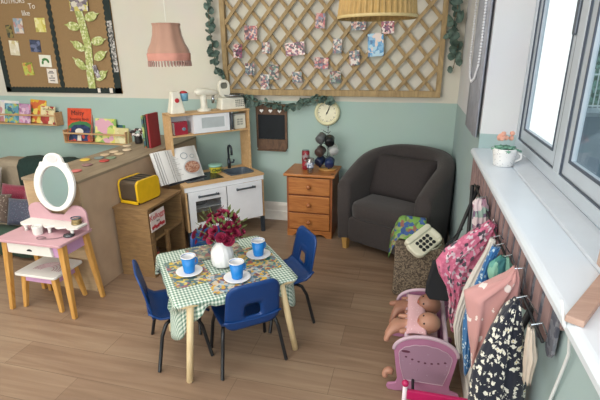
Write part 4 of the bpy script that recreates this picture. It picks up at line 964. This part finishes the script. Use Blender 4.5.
pts = [(-2.02-.12*t+.018*sin(t*9), 1.975-.045*t+.016*cos(t*7), .501) for t in [i/24 for i in range(25)]] + [(-2.13+.03*cos(a), 1.945+.018*sin(a), .501) for a in [i*.35 for i in range(18)]]
tag(MB().tube(pts, .0025, 5).obj('bead_necklace', mat('necklace_grey', '#7d6468', .5)), 'thin dark necklace lying across the pink vanity top', 'necklace')
stl = thing('vanity_stool', 'small pink and white stool with rainbow drawing pushed under the vanity', 'stool', (-2.215, 2.035, 0))
for sx, sy in ((-1, -1), (1, -1), (-1, 1), (1, 1)): splay(sx*.14, sy*.105, sx*.112, sy*.082, .235, .012, .018, stl, VL)
MB().prism(rrect(.31, .255, .02, 4), .016, Matrix(((1, 0, 0, 0), (0, 0, 1, 0), (0, 1, 0, .237), (0, 0, 0, 1)))).obj('seat', VW, stl, bevel=.003)
b = MB(); b.box(-.122, .122, -.098, -.088, .19, .237).box(-.122, .122, .088, .098, .19, .237).box(-.128, -.118, -.09, .09, .19, .237).box(.118, .128, -.09, .09, .19, .237); b.obj('apron', PVS, stl)
b = MB()
for r_ in (.045, .062, .079, .094): b.tube([(.02+r_*cos(a), -.05+r_*sin(a)*1.1, .2535) for a in [pi*k/16 for k in range(17)]], .0022, 5)
tag(b.obj('rainbow_print', mat('rainbow_pink', '#b98a92', .6), stl), 'pink rainbow lines')

# ------------------------------------------------------------ tea table
TC = Vector((-.925, 1.915, 0)); TR = radians(39.5); TM = Matrix.Translation(TC) @ RZ(TR)
def tw(x, y, z): return tuple(TM @ Vector((x, y, z)))
LT = wood('beech_leg', '#cbb184', '#dcc69c', (30, 30, 3), .5)
tb = thing('tea_table', 'small square low table with pale round legs under a checked cloth', 'table', tuple(TC), TR)
for sx, sy in ((-1, -1), (1, -1), (-1, 1), (1, 1)):
    fx_ = (.27 if sx < 0 else .308) if sy < 0 else .28; tx_ = (.238 if sx < 0 else .215) if sy < 0 else .25
    MB().tube([(sx*fx_, sy*.236, 0), (sx*fx_, sy*.236, .004), (sx*tx_, sy*.286, .455)], [.0145, .0165, .0165], 16).obj('leg', LT, tb, smooth=True)
MB().prism(rrect(.60, .60, .05, 5), .018, Matrix(((1, 0, 0, 0), (0, 0, 1, 0), (0, 1, 0, .452), (0, 0, 0, 1)))).obj('table_top', LT, tb, bevel=.003)
MB().prism(rrect(.50, .45, .01, 2), .05, Matrix(((1, 0, 0, 0), (0, 0, 1, 0), (0, 1, 0, .402), (0, 0, 0, 1))), rrect(.47, .42, .01, 2)).obj('apron', LT, tb)
ZT = .4735
def gingham():
    m = bpy.data.materials.new('gingham'); m.use_nodes = True; n = NT(m); n.b.inputs['Roughness'].default_value = .85
    uv = n.new('ShaderNodeUVMap'); sp = n.new('ShaderNodeSeparateXYZ'); n.lk(uv.outputs[0], sp.inputs[0])
    def st(o, per): return n.math('GREATER_THAN', n.math('FRACT', n.math('MULTIPLY', o, 1/per)), .5)
    s_ = n.math('MULTIPLY', n.math('ADD', st(sp.outputs[0], .016), st(sp.outputs[1], .022)), .5)
    r = n.ramp([(0, '#dfe3d8'), (.4, '#a2b5a6'), (.8, '#5b7b6c')], True); n.lk(s_, r.inputs[0]); n.lk(r.outputs[0], n.b.inputs['Base Color'])
    nz = n.new('ShaderNodeTexNoise'); nz.inputs['Scale'].default_value = 400; n.lk(uv.outputs[0], nz.inputs['Vector']); bp = n.new('ShaderNodeBump'); bp.inputs['Strength'].default_value = .2; bp.inputs['Distance'].default_value = .002
    n.lk(nz.outputs[0], bp.inputs['Height']); n.lk(bp.outputs[0], n.b.inputs['Normal']); return m
h = .308; per = []; 
def peri(n_s=26, rc=.03, nc=5):
    out = []
    for k, (cx_, cy_, a0) in enumerate(((1, -1, -90), (1, 1, 0), (-1, 1, 90), (-1, -1, 180))):
        for j in range(nc+1):
            a = radians(a0+90*j/nc); out.append((cx_*(h-rc)+rc*cos(a), cy_*(h-rc)+rc*sin(a), cos(a), sin(a)))
        nx_, ny_ = [((1, -1), (1, 1)), ((1, 1), (-1, 1)), ((-1, 1), (-1, -1)), ((-1, -1), (1, -1))][k]
        a = radians(a0+90)
        for j in range(1, n_s):
            t = j/n_s; s0 = Vector((cx_*(h-rc)+rc*cos(a), cy_*(h-rc)+rc*sin(a))); nn = [(1, 1), (-1, 1), (-1, -1), (1, -1)][k]; s1 = Vector((nn[0]*(h-rc)+rc*cos(a), nn[1]*(h-rc)+rc*sin(a)))
            p = s0.lerp(s1, t); out.append((p.x, p.y, cos(a), sin(a)))
    return out
PP = peri(); drops = {(-1, -1): .225, (1, -1): .19, (1, 1): .12, (-1, 1): .10}
L = []; UV = []
for f_ in (0.02, .3, .6, .9, 1.0): L.append([(x*f_, y*f_, ZT+.0015*sin(x*40)*sin(y*33)*0) for x, y, _, _ in PP]); UV.append([(x*f_, y*f_) for x, y, _, _ in PP])
for k in range(1, 9):
    row = []; ur = []
    for i, (x, y, nx_, ny_) in enumerate(PP):
        o_d = .036
        for (cx_, cy_), dd in drops.items():
            t = abs(x-cx_*h)+abs(y-cy_*h); o_d = max(o_d, .036+dd*max(0, 1-t/.135)**1.0)
        d = o_d*k/8; dist = min(abs(abs(x)-h)+abs(abs(y)-h), .3)
        out_ = .004+.002*k/8*sin(i*.9)+(.018*k/8*sin(dist*70) if dist < .17 else 0)
        tuck = max(0, (o_d-.036)/.19)*min(1, k/3)*.085 if y < 0 else 0
        y += tuck*1.15
        row.append((x+nx_*out_, y+ny_*out_, ZT-d-(0 if k > 1 else -.002))); ur.append((x+nx_*d, y+ny_*d))
    L.append(row); UV.append(ur)
cb_ = MB().loops(L, cap=False); cb_.add(L[0], [tuple(range(len(PP)))])
me = bpy.data.meshes.new('tablecloth'); me.from_pydata(cb_.v, [], cb_.f); me.update(); uvl = me.uv_layers.new(); flat = [q for r in UV for q in r] + UV[0]
for lp in me.loops: uvl.data[lp.index].uv = flat[lp.vertex_index]
tc = bpy.data.objects.new('tablecloth', me); COL.objects.link(tc); me.materials.append(gingham()); tc.location = TC; tc.rotation_euler = (0, 0, TR)
me.polygons.foreach_set('use_smooth', [True]*len(me.polygons)); k_ = tc.modifiers.new('solid', 'SOLIDIFY'); k_.thickness = .002; k_.offset = 1
tag(tc, 'green and white checked cloth with hanging corners on the low table', 'tablecloth')
MAT = [blotch('placemat_%d' % i, c, 62, .5, 'Object') for i, c in enumerate([
    ['#c9a63a', '#6f8577', '#3f5c63', '#b9b3a0', '#96636b', '#55717c', '#8d8f7a', '#d4b95a'], ['#8aa0b0', '#c7b7a2', '#7d4f55', '#4f6b78', '#c9a040', '#b7bdb2'], ['#2f6f6b', '#7fa08a', '#c9a04a', '#b7a68f', '#5d7c86', '#d0b25a', '#96514f'], ['#6d7f72', '#8f7f66', '#4d6070', '#b0a58c', '#8a5b5a']])]
for i, (x, y, w_, d_, rz, lb) in enumerate(((-.185, .01, .19, .30, 3, 'busy floral placemat at the left side of the table under a saucer'), (.03, -.19, .30, .19, -2, 'bright printed placemat nearest the camera under a saucer'), (.19, .0, .19, .30, -4, 'yellow and teal placemat on the right side of the table'), (.0, .195, .30, .18, 2, 'darker placemat at the far side of the table behind the vase'))):
    o = MB().prism(rrect(w_, d_, .006, 2), .0025, Matrix(((1, 0, 0, 0), (0, 0, 1, 0), (0, 1, 0, 0), (0, 0, 0, 1)))).obj('placemat', MAT[i]); o.location = tw(x, y, ZT+.0025+(.0028 if i in (1, 3) else 0)); o.rotation_euler = (0, 0, TR+radians(rz)); tag(o, lb, 'placemat', 'placemats on the tea table')
CUPB = mat('cup_blue', '#1179c4', .4, var=.02); SAU = mat('saucer_white', '#e6e4e2', .3, var=.02)
def cup(label, x, y, sl):
    s_ = thing('saucer', sl, 'saucer', tw(x, y, ZT+.009), 0, 'white saucers')
    MB().lathe([(.0005, 0), (.035, 0), (.040, .003), (.066, .010), (.068, .013), (.064, .013), (.040, .007), (.0005, .006)], n=36, cap=False).obj('saucer_plate', SAU, s_, smooth=True)
    c = thing('paper_cup', label, 'cup', tw(x, y, ZT+.0165), radians(60), 'blue handled paper cups')
    MB().lathe([(.0005, .0), (.027, 0), (.0275, .003), (.037, .088), (.035, .088), (.026, .006), (.0005, .005)], n=32, cap=False).obj('cup_wall', CUPB, c, smooth=True)
    MB().lathe([(.0345, .086), (.0350, .0885), (.0385, .089), (.0385, .085)], n=32, cap=False).obj('rim', SAU, c, smooth=True)
    MB().lathe([(.0255, .008), (.0335, .084)], n=32, cap=False).obj('inner_lining', SAU, c, smooth=True)
    hd = MB()
    for sg_ in (-1, 1): hd.tube([(.034, sg_*.004, .066), (.049, sg_*.005, .060), (.050, sg_*.005, .035), (.030, sg_*.004, .026)], .003, 6)
    hd.obj('handle', CUPB, c)
cup('blue cup on the left side of the table', -.183, -.016, 'white saucer under the left cup')
cup('blue cup nearest the camera, in front of the vase', .02, -.185, 'white saucer under the nearest cup')
cup('blue cup on the right side of the table', .2035, .011, 'white saucer under the right cup')
vs = thing('flower_vase', 'white ribbed ceramic vase in the middle of the low table', 'vase', tw(.0, .01, ZT+.004), 0)
MB().lathe([(.0005, 0), (.050, 0), (.056, .008), (.060, .04), (.058, .075), (.050, .10), (.034, .118), (.030, .128), (.036, .140), (.033, .140), (.026, .128), (.028, .115), (.0005, .05)], n=60, cap=False, fn=lambda a, z: 1+(.035*cos(14*a+z*25) if .005 < z < .11 else 0)).obj('vase_body', mat('vase_white', '#ecebe8', .35), vs, smooth=True)
MB().tube([(-.03, 0, .135), (-.05, 0, .132), (-.055, 0, .138)], [.012, .008, .003], 8).obj('spout', MATS['vase_white'], vs, smooth=True)
bq = thing('bouquet', 'crimson artificial flower bouquet with green sprigs in the white vase', 'flowers', tw(.0, .01, ZT+.075), 0)
rd = random.Random(11); CRM = mat('petal_crimson', '#86173a', .7, var=.35, scale=60); GRN = mat('sprig_green', '#66733f', .7, var=.3, scale=40)
stems = MB(); heads = []
C = [(-.065, -.01, .09, .034), (.05, -.03, .085, .036), (-.02, -.03, .13, .03), (.0, .0, .175, .030), (-.04, .02, .155, .03), (.055, .0, .15, .03), (.075, .02, .175, .028), (.045, .03, .19, .026), (-.005, .04, .21, .026), (.085, -.01, .125, .028), (-.14, .0, .10, .020), (-.115, .01, .125, .018), (-.155, .01, .07, .018), (-.13, -.02, .055, .016), (.03, .01, .22, .022), (-.06, .03, .19, .024), (.115, .02, .12, .016), (-.095, -.01, .10, .024), (-.03, -.04, .085, .03), (.02, -.04, .10, .03), (-.075, .01, .135, .03), (.03, -.01, .145, .032), (.06, -.02, .12, .03), (-.045, .0, .17, .028), (.09, .0, .16, .024), (.065, .02, .20, .024), (-.15, .0, .085, .022), (-.02, .03, .19, .026), (.10, .01, .10, .02)]
for x, y, z, r_ in C: stems.tube([(0, 0, -.03), (x*.25, y*.25, z*.5), (x, y, z)], .0018, 5)
stems.tube([(0, 0, -.06), (.005, 0, .0), (.01, -.005, .05)], .009, 8)
stems.obj('stems', mat('stem_green', '#2f4a33', .7), bq)
for hi, (x, y, z, r_) in enumerate(C):
    b = MB(); ax = Vector((x, y-.03, z*.35+.02)).normalized(); q = ax.to_track_quat('Z', 'Y').to_matrix().to_4x4()
    for ring, (nn, rr, tl) in enumerate(((7, 1.0, .35), (6, .75, .8), (5, .45, 1.15))):
        for k in range(nn):
            a = 2*pi*k/nn+ring*.5; d = Vector((cos(a)*cos(tl), sin(a)*cos(tl), sin(tl))); s_ = Vector((-sin(a), cos(a), 0)); R2 = r_*rr
            M = T(x, y, z) @ q
            pr = []
            for u in (0, .35, .7, 1):
                wv = (.15, .55, .65, .3)[int(round(u*3)) if u else 0]*R2
                for s2 in (-1, 0, 1): pr.append(M @ (d*u*R2+s_*s2*wv+Vector((0, 0, .25*R2*u*u-.08*R2*(1-abs(s2))))))
            b.add(pr, [(i*3+j, i*3+j+1, i*3+j+4, i*3+j+3) for i in range(3) for j in range(2)])
    b.obj('flower_head', CRM, bq, smooth=True)
b = MB()
for k in range(80):
    a = rd.uniform(0, 6.28); r0_ = rd.uniform(.03, .11); z = rd.uniform(.05, .21); x, y = r0_*cos(a)*1.15, r0_*sin(a)*.5; z += 0
    d = Vector((x, y, (z-.03)*.7)).normalized(); s_ = d.cross(Vector((0, .5, .8))).normalized(); Ln = rd.uniform(.025, .05)
    p = Vector((x, y, z)); b.add([p, p+d*Ln*.5+s_*.009, p+d*Ln, p+d*Ln*.5-s_*.009], [(0, 1, 2, 3)])
tag(b.obj('green_sprigs', GRN, bq, solid=.001), None, kind='stuff')
b = MB()
for k in range(30): t = k/30; b.ball((.0+.012*sin(t*9), .03, .20+.06*t), .006*(1.2-t), 6, 4)
b.obj('purple_spike', mat('spike_mauve', '#6d3d4d', .8), bq)

# ------------------------------------------------------------ blue school chairs
CB = mat('chair_blue', '#0b3a74', .38, var=.05, scale=10, bump=.05, bscale=400); CL = mat('chair_leg_black', '#16181c', .4)
def make_chair():
    c = thing('school_chair', 'x', 'chair', (0, 0, 0), 0, 'blue moulded school chairs around the low table')
    # backrest: ring from the hole outward
    def bp(x, z):     # curved sheet
        zz = z-.27; return Vector((x, -.136-.17*zz-.09*max(0, zz-.13)**1.2 + .55*x*x, z))
    outer = rrect(.285, .265, .055, 8, 0, .398); N = len(outer)
    outer = [(x*(1.0-.09*(z-.40)/.14 if z > .40 else 1.0), z) for x, z in outer]
    hole_ = []
    for (x, z) in outer:
        a = atan2(z-.362, x); hole_.append((.042*cos(a)/(abs(cos(a))**3+abs(sin(a))**3)**.333, .362+.038*sin(a)/(abs(cos(a))**3+abs(sin(a))**3)**.333))
    L = []
    for k in range(7):
        t = k/6; L.append([bp(hx+(ox-hx)*t, hz+(oz-hz)*t)+(Vector((0, .010, 0)) if k == 0 else Vector((0, 0, 0))) for (hx, hz), (ox, oz) in zip(hole_, outer)])
    MB().loops(L, cap=False).obj('backrest', CB, c, smooth=True, solid=.009)
    L = []
    for i in range(13):
        v = i/12; y = -.150+.30*v; w_ = .152*(1-.06*abs(v-.5)); 
        z0_ = .278-.012*sin(pi*v)+.03*max(0, .16-v)/.16*1.2-(.03*((v-.85)/.15)**2 if v > .85 else 0)
        row = []
        for j in range(13):
            u = j/12*2-1; cut = 1-.10*max(0, (v-.8)/.2)**2
            row.append((u*w_*cut, y, z0_+.016*abs(u)**3))
        L.append(row)
    MB().loops(L, cap=False, closed=False).obj('seat', CB, c, smooth=True, solid=.009)
    for sx in (-1, 1):
        MB().tube([(sx*.176, -.138, 0), (sx*.174, -.136, .004), (sx*.150, -.10, .19), (sx*.138, -.075, .245), (sx*.125, -.045, .262)], .0095, 10).obj('leg', CL, c, smooth=True)
        MB().tube([(sx*.160, .142, 0), (sx*.158, .140, .004), (sx*.145, .105, .19), (sx*.136, .08, .245), (sx*.125, .05, .262)], .0095, 10).obj('leg', CL, c, smooth=True)
        MB().tube([(sx*.125, -.05, .262), (sx*.125, .055, .262)], .0095, 10).obj('seat_frame', CL, c, smooth=True)
    MB().tube([(-.125, .0, .258), (.125, .0, .258)], .008, 8).obj('crossbar', CL, c, smooth=True)
    return c
ch0 = make_chair()
for i, (x, y, rz, lb) in enumerate(((-.783, 1.826, 40, 'blue school chair in front, its back with a hole towards the camera'), (-1.168, 1.808, -52, 'blue school chair on the left side of the table'), (-.705, 2.245, 128, 'blue school chair on the right side of the table, nearest the chest'), (-1.06, 2.13, 215, 'blue school chair on the far side, mostly hidden behind the flowers'))):
    o = ch0 if i == 0 else dup(ch0); o.location = (x, y, 0); o.rotation_euler = (0, 0, radians(rz)); o['label'] = lb

# ------------------------------------------------------------ clothes rack and garments
BKM = mat('rack_black', '#17181b', .5)
rk = thing('clothes_rack', 'low black A-frame rail of dressing-up clothes beneath the window sill', 'clothes rack', (0, 0, 0))
def rackleg(a, c): MB().tube([a, c], .009, 8).obj('leg', BKM, rk, smooth=True)
for y in (2.08, 1.04):
    rackleg((.322, y, .955), (.07, y, 0)); rackleg((.295, max(y, 1.3), .955), (.325, max(y, 1.3), 0))
MB().tube([(.306, .89, .955), (.306, 2.10, .955)], .004, 8).obj('rail', BKM, rk, smooth=True)
MB().tube([(.09, 1.24, .08), (.09, 2.08, .08)], .007, 8).obj('low_rail', BKM, rk, smooth=True)
def garment(name, label, cat, y, rows, m, t=.035, folds=7, amp=.30, seed=0, hook=True, nsub=4):
    rd = random.Random(seed); g = thing(name, label, cat, (0, y, 0), 0, None); n = 40; L = []; ph_ = rd.uniform(0, 6)
    # refine rows
    R2 = []
    for i in range(len(rows)-1):
        for k in range(nsub):
            f_ = k/nsub; f_ = f_; R2.append([rows[i][q]*(1-f_)+rows[i+1][q]*f_ for q in range(4)])
    R2.append(list(rows[-1])); M_ = len(R2)
    for i, (xl, zl, xr, zr) in enumerate(R2):
        v = i/(M_-1); c = Vector(((xl+xr)/2, 0, (zl+zr)/2)); ax = Vector(((xr-xl)/2, 0, (zr-zl)/2)); row = []
        tt = min(t*(.45+.75*v), max(ax.length*1.3, .01))
        for k in range(n):
            a = 2*pi*k/n; u = cos(a); s_ = sin(a)
            rip = 1+amp*sin(folds*u*2.2+ph_+v*1.5)+amp*.5*sin(folds*u*4.1+ph_*2-v*2.2)
            row.append(c+ax*u*(1+.02*sin(v*19+ph_))+Vector((0, tt*rip*(s_ if abs(s_) > .15 else s_), .004*sin(u*9+v*12))))
        L.append(row)
    MB().loops(L).obj('cloth', m, g, smooth=True)
    if hook:
        tx, tz = (rows[0][0]+rows[0][2])/2, max(rows[0][1], rows[0][3])
        top = .966
        MB().tube([(tx, 0, tz-.01), (tx+.0, 0, min(tz+.004, 1.02)), (min(.306, tx+.02), 0, max(top, min(tz+.012, 1.025)) if tz > .94 else .97), (.316, 0, .967)], .002, 6).obj('hanger_hook', MATS['steel'], g)
    return g
PINKP = blotch('pink_print', ['#c06684', '#c9748f', '#b85f7c', '#cd7e96', '#4d4650', '#b85f7c', '#bfb0b8', '#c56c88', '#b85f7c', '#c9748f', '#d7c3cb'], 80, .9, 'Object')
STARP = spots('star_fleece', '#b98884', [(.27, '#d9ccc6')], 26, .95, noise=.45)
DAISY = spots('daisy_print', '#151a2a', [(.06, '#c9ae3a'), (.36, '#dcd8ca')], 60, .85, noise=.9)
BLUEP = spots('blue_leaf', '#2f6aa0', [(.28, '#bcd0da')], 60, .85, noise=.5)
PALEF = blotch('pale_floral', ['#c2aeb2', '#b9a0aa', '#6d5a72', '#c9b8ba', '#a67f90', '#cdbfc0', '#8fa59a'], 44, .9, 'Object')
G = dict(
 navy=[(.26, 1.0, .271, .999), (.241, .967, .278, .983), (.219, .913, .291, .934), (.206, .847, .302, .87), (.192, .784, .315, .809), (.188, .736, .322, .751), (.194, .672, .324, .691), (.19, .589, .325, .60), (.185, .503, .325, .52), (.18, .42, .325, .43)],
 star=[(.277, 1.021, .287, 1.023), (.257, .996, .297, .998), (.21, .963, .305, .961), (.168, .936, .309, .917), (.179, .882, .287, .861), (.19, .82, .26, .799), (.203, .756, .236, .745), (.211, .703, .219, .701)],
 teal=[(.276, .98, .3, .98), (.252, .958, .314, .962), (.246, .934, .32, .937), (.258, .903, .307, .912), (.266, .89, .287, .896)],
 blue=[(.264, .983, .288, .979), (.248, .926, .275, .923), (.235, .861, .274, .859), (.216, .786, .258, .792), (.209, .709, .253, .708), (.216, .612, .254, .615), (.227, .545, .252, .545), (.234, .5, .244, .502)],
 white=[(.275, .968, .294, .959), (.263, .916, .292, .904), (.234, .837, .274, .82), (.212, .765, .246, .754), (.2, .691, .231, .683), (.194, .619, .225, .612), (.209, .537, .233, .541), (.226, .509, .24, .507)],
 pink=[(.29, .975, .32, .959), (.25, .941, .325, .921), (.2, .896, .313, .86), (.152, .851, .296, .81), (.125, .798, .278, .754), (.139, .754, .263, .697), (.17, .702, .247, .652), (.186, .643, .231, .596), (.189, .576, .221, .55), (.206, .51, .222, .499)],
 floral=[(.263, 1.0, .3, 1.0), (.254, .98, .315, .975), (.26, .944, .325, .925), (.262, .889, .325, .863), (.272, .83, .32, .814)],
 cream=[(.275, .983, .288, .978), (.275, .946, .298, .938), (.277, .915, .306, .91), (.28, .88, .304, .879), (.285, .84, .303, .838)])
garment('floral_dress', 'navy dress with white daisies, nearest the camera on the rail', 'dress', .98, G['navy'], DAISY, .05, 8, .22, 1)
garment('hooded_robe', 'pink fleece robe with white stars beside the navy daisy dress', 'robe', 1.10, G['star'], STARP, .045, 5, .22, 2)
garment('teal_hat', 'teal and green striped soft hat hanging above the pink star robe', 'hat', 1.25, G['teal'], blotch('teal_stripe', ['#3f7c76', '#5f9a90', '#32666a', '#7fae9a'], 60, .9, 'World', 1, (1, 1, .2)), .03, 5, .2, 3)
garment('blue_costume', 'blue leaf-print costume hanging behind the pink star robe', 'costume', 1.32, G['blue'], BLUEP, .03, 6, .3, 4)
garment('white_cardigan', 'off-white long knitted garment between the pink print and blue ones', 'cardigan', 1.42, G['white'], mat('knit_white', '#cfc9c2', .95, bump=.3, bscale=300), .03, 6, .3, 5)
garment('pink_onesie', 'bright pink printed onesie spread widest to the left on the rail', 'onesie', 1.56, G['pink'], PINKP, .055, 6, .3, 6)
garment('pale_costume', 'pale pink and purple floral garment furthest along the rail', 'costume', 1.74, G['floral'], PALEF, .035, 6, .3, 7)
garment('cream_cloth', 'small cream cloth hanging behind the daisy dress by the wall', 'cloth', .90, G['cream'], mat('cloth_cream', '#bdb0a2', .95), .02, 4, .2, 8)
bg = thing('black_bag', 'black flat bag hanging low from the far leg of the clothes rack', 'bag', (.17, 1.93, 0))
L = [[(x, y, z) for x, y in ((xl, -.02), (xr, -.02), (xr, .02), (xl, .02))] for xl, xr, z in ((-.03, .06, .42), (-.05, .065, .45), (-.05, .055, .49), (-.04, .035, .55), (-.03, .0, .62))]
MB().loops(L).obj('bag_body', mat('bag_black', '#1b1d22', .8), bg, bevel=.008)
MB().tube([(-.015, 0, .61), (.03, .03, .70), (.10, .13, .74)], .004, 6).obj('bag_strap', MATS['bag_black'], bg)

# ------------------------------------------------------------ cradle + dolls
CP = mat('cradle_pink', '#ad7494', .5, var=.04); CPW = mat('cradle_edge', '#c3a9b6', .5)
cd_ = thing('doll_cradle', 'pink wooden doll cradle with arched ends beside the clothes rack', 'cradle', (.135, 1.75, 0))
def endp():
    pts = []
    for k in range(25): a = pi*k/24; pts.append((.142*cos(a), .235+.085*sin(a)))
    left = [(-.130, .15), (-.118, .07), (-.125, .045), (-.160, .035), (-.168, .018), (-.158, .002), (-.12, .0), (-.06, .012), (0, .016)]
    return pts + left + [(-x, z) for x, z in left[::-1]][1:]
EP = endp()
for y in (0, .43):
    e = MB().prism(EP, .014, T(0, y-.007, 0)).obj('end_panel', CP, cd_, bevel=.003)
    if y == 0:
        inn = [(.118*cos(pi*k/40), .215+.062*sin(pi*k/40)+.004*abs(sin(k*.55))) for k in range(41)] + [(-.108, .15), (-.088, .075), (.088, .075), (.108, .15)]
        MB().prism(inn, -.0012, T(0, -.0075, 0)).obj('print_panel', spots('cradle_print', '#9d7a90', [(.07, '#5a3048'), (.10, '#c9b0c4')], 34, .5), e)
        b = MB(); b.tube([(x, -.009, z) for x, z in inn+[inn[0]]], .0018, 5); b.obj('print_border', CPW, e)
        b = MB()
        for k in range(7): b.ball((-.085+.029*k, -.009, .205-.02*sin(k*.5)), .006, 6, 4, (1, .3, .8))
        b.prism(ell(.02, .006, 12, -.088, .235), -.002, T(0, -.009, 0))
        b.obj('dark_motifs', mat('motif_dark', '#5b2a40', .6), e)
        MB().tube([(x, -.002, z) for x, z in EP[:25]], .009, 8).obj('edge_strip', CPW, e, smooth=True)
    else:
        b = MB(); b.tube([(x, -.0+.425, z) for x, z in EP[:25]], .009, 8); b.obj('edge_strip', CPW, e, smooth=True)
        MB().tube([(-.125+.25*k/40, .421, .235+.012*abs(sin(k*.5))) for k in range(41)], .002, 5).obj('wavy_line', CPW, e)
for sx in (-1, 1):
    MB().tube([(sx*.088, 0, .283), (sx*.088, .43, .283)], .011, 8).obj('side_rail', CPW, cd_, smooth=True)
    MB().box(sx*.095-.006, sx*.095+.006, 0, .43, .10, .13).obj('side_rail', CP, cd_)
    for k in range(4): MB().box(sx*.092-.005, sx*.092+.005, .07+.09*k, .09+.09*k, .12, .28).obj('side_slat', CP, cd_)
MB().box(-.095, .095, .008, .422, .085, .10).obj('bed_board', CP, cd_)
mx_ = thing('cradle_bedding', 'pale pink spotted bedding inside the doll cradle', 'bedding', (.125, 1.965, .175))
pillow('quilt', .16, .40, .13, T(0, 0, .02) @ RX(pi/2), spots('bedding_spot', '#d7a9ae', [(.15, '#e8ccce')], 60, .9), mx_)
pillow('coverlet', .095, .36, .06, T(-.035, .0, .125) @ RX(pi/2), MATS['bedding_spot'], mx_)
SK = mat('doll_skin', '#8f6350', .5, var=.05, scale=6); SK2 = mat('doll_skin_pink', '#b0806a', .5, var=.05, scale=6)
def doll(label, head, face, skinm, pts, edges, rad, hr=.058, name='baby_doll'):
    g = thing(name, label, 'doll', head, 0, 'bald baby dolls')
    H = Vector(head); P = [tuple(Vector(p)-H) for p in pts]
    o = skin('body', P, edges, rad, skinm, g)
    f_ = Vector(face).normalized(); upv = Vector((1, 0, .15)); s_ = f_.cross(upv).normalized(); upv = s_.cross(f_).normalized()
    Mh = Matrix(((s_.x, -f_.x, upv.x, 0), (s_.y, -f_.y, upv.y, 0), (s_.z, -f_.z, upv.z, 0), (0, 0, 0, 1)))   # local -y = face
    b = MB(); L = []
    n = 24; m_ = 18
    for i in range(1, m_):
        th = pi*i/m_; row = []
        for k in range(n):
            a = 2*pi*k/n; p = Vector((sin(th)*cos(a)*.90, sin(th)*sin(a)*1.02, -cos(th)))*hr
            # face shaping
            if p.y < 0:
                zz = p.z/hr; xx = p.x/hr
                p.y -= hr*(.16*math.exp(-((xx)**2*60+(zz+.12)**2*50)) + .07*math.exp(-((abs(xx)-.36)**2*14+(zz+.30)**2*10)) + .07*math.exp(-(xx**2*30+(zz+.62)**2*40)) - .07*math.exp(-((abs(xx)-.33)**2*50+(zz-.05)**2*60)))
            row.append(Mh @ p)
        L.append(row)
    b.loops(L).obj('head', skinm, g, smooth=True)
    for sx in (-1, 1):
        ear = MB(); ear.ball((0, 0, 0), hr*.20, 10, 8, (.45, .8, 1.1), Mh); e = ear.obj('ear', skinm, g, smooth=True); e.location = Mh @ Vector((sx*hr*.90, hr*.05, -.08*hr))
        ey = MB(); ey.ball((0, 0, 0), hr*.13, 10, 8, (1, .45, .75), Mh); e = ey.obj('eye', mat('doll_eye', '#2a1d1a', .2), g, smooth=True); e.location = Mh @ Vector((sx*hr*.32, -hr*.90, .04*hr))
    mo = MB().ball((0, 0, 0), hr*.14, 10, 6, (1.2, .4, .4), Mh).obj('mouth', mat('doll_lips', '#b0604f', .5), g, smooth=True); mo.location = Mh @ Vector((0, -hr*1.0, -.42*hr))
    return g
# doll joints: neck, chest, hips, arms, legs
doll('brown-skinned bald baby doll lying at the far end of the cradle, face in profile', (.150, 2.03, .322), (-.62, -.45, .65), SK,
     [(.10, 2.06, .285), (.065, 2.06, .275), (.02, 2.055, .265), (.12, 2.06, .30),
      (.07, 2.00, .285), (.03, 1.975, .29), (.06, 2.115, .285), (.01, 2.125, .28),
      (-.01, 2.02, .27), (-.025, 2.0, .235), (-.034, 1.99, .20), (-.0, 2.08, .275), (-.03, 2.085, .27), (-.05, 2.085, .26)],
     [(1, 0), (0, 3), (1, 2), (0, 4), (4, 5), (0, 6), (6, 7), (2, 8), (8, 9), (9, 10), (2, 11), (11, 12), (12, 13)],
     [.034, .038, .036, .02, .017, .012, .017, .012, .022, .016, .013, .022, .016, .013], .058)
doll('bald baby doll with open eyes lying at the near end of the cradle', (.145, 1.865, .322), (-.55, -.55, .62), SK2,
     [(.085, 1.895, .285), (.05, 1.89, .275), (.005, 1.88, .265), (.11, 1.893, .30),
      (.055, 1.83, .285), (.01, 1.815, .285), (.05, 1.945, .285), (.0, 1.955, .282),
      (-.02, 1.845, .275), (-.040, 1.83, .25), (-.05, 1.82, .215), (-.01, 1.905, .275), (-.035, 1.90, .235), (-.052, 1.895, .20)],
     [(1, 0), (0, 3), (1, 2), (0, 4), (4, 5), (0, 6), (6, 7), (2, 8), (8, 9), (9, 10), (2, 11), (11, 12), (12, 13)],
     [.034, .038, .036, .02, .017, .012, .017, .012, .022, .016, .014, .022, .016, .013], .054)
lg = skin('fallen_doll', [(.0, 1.80, .06), (-.03, 1.795, .075), (-.045, 1.79, .055), (-.04, 1.775, .035)], [(0, 1), (1, 2), (2, 3)], [.022, .022, .018, .014], SK2)
tag(lg, 'bent bare doll foot poking out low beside the cradle end panel', 'doll limb')
# magenta toy frame in front
MG = mat('toy_magenta', '#b81f5c', .4); WHM = mat('toy_white', '#e3d5da', .4)
mg = thing('toy_high_chair', 'white and magenta doll furniture frame cropped at the bottom of the photo', 'doll furniture', (.05, 1.52, 0))
for x in (0, .26):
    MB().tube([(x, 0, 0), (x, 0, .232)], .010, 10).obj('post', WHM, mg, smooth=True)
    MB().ball((x, 0, .244), .015, 14, 10).obj('ball_finial', MG, mg, smooth=True)
MB().box(.008, .252, -.008, .008, .17, .215).obj('top_bar', MG, mg, bevel=.004)
MB().box(-.008, .228, -.16, -.01, .10, .115).obj('tray', MG, mg, bevel=.004)
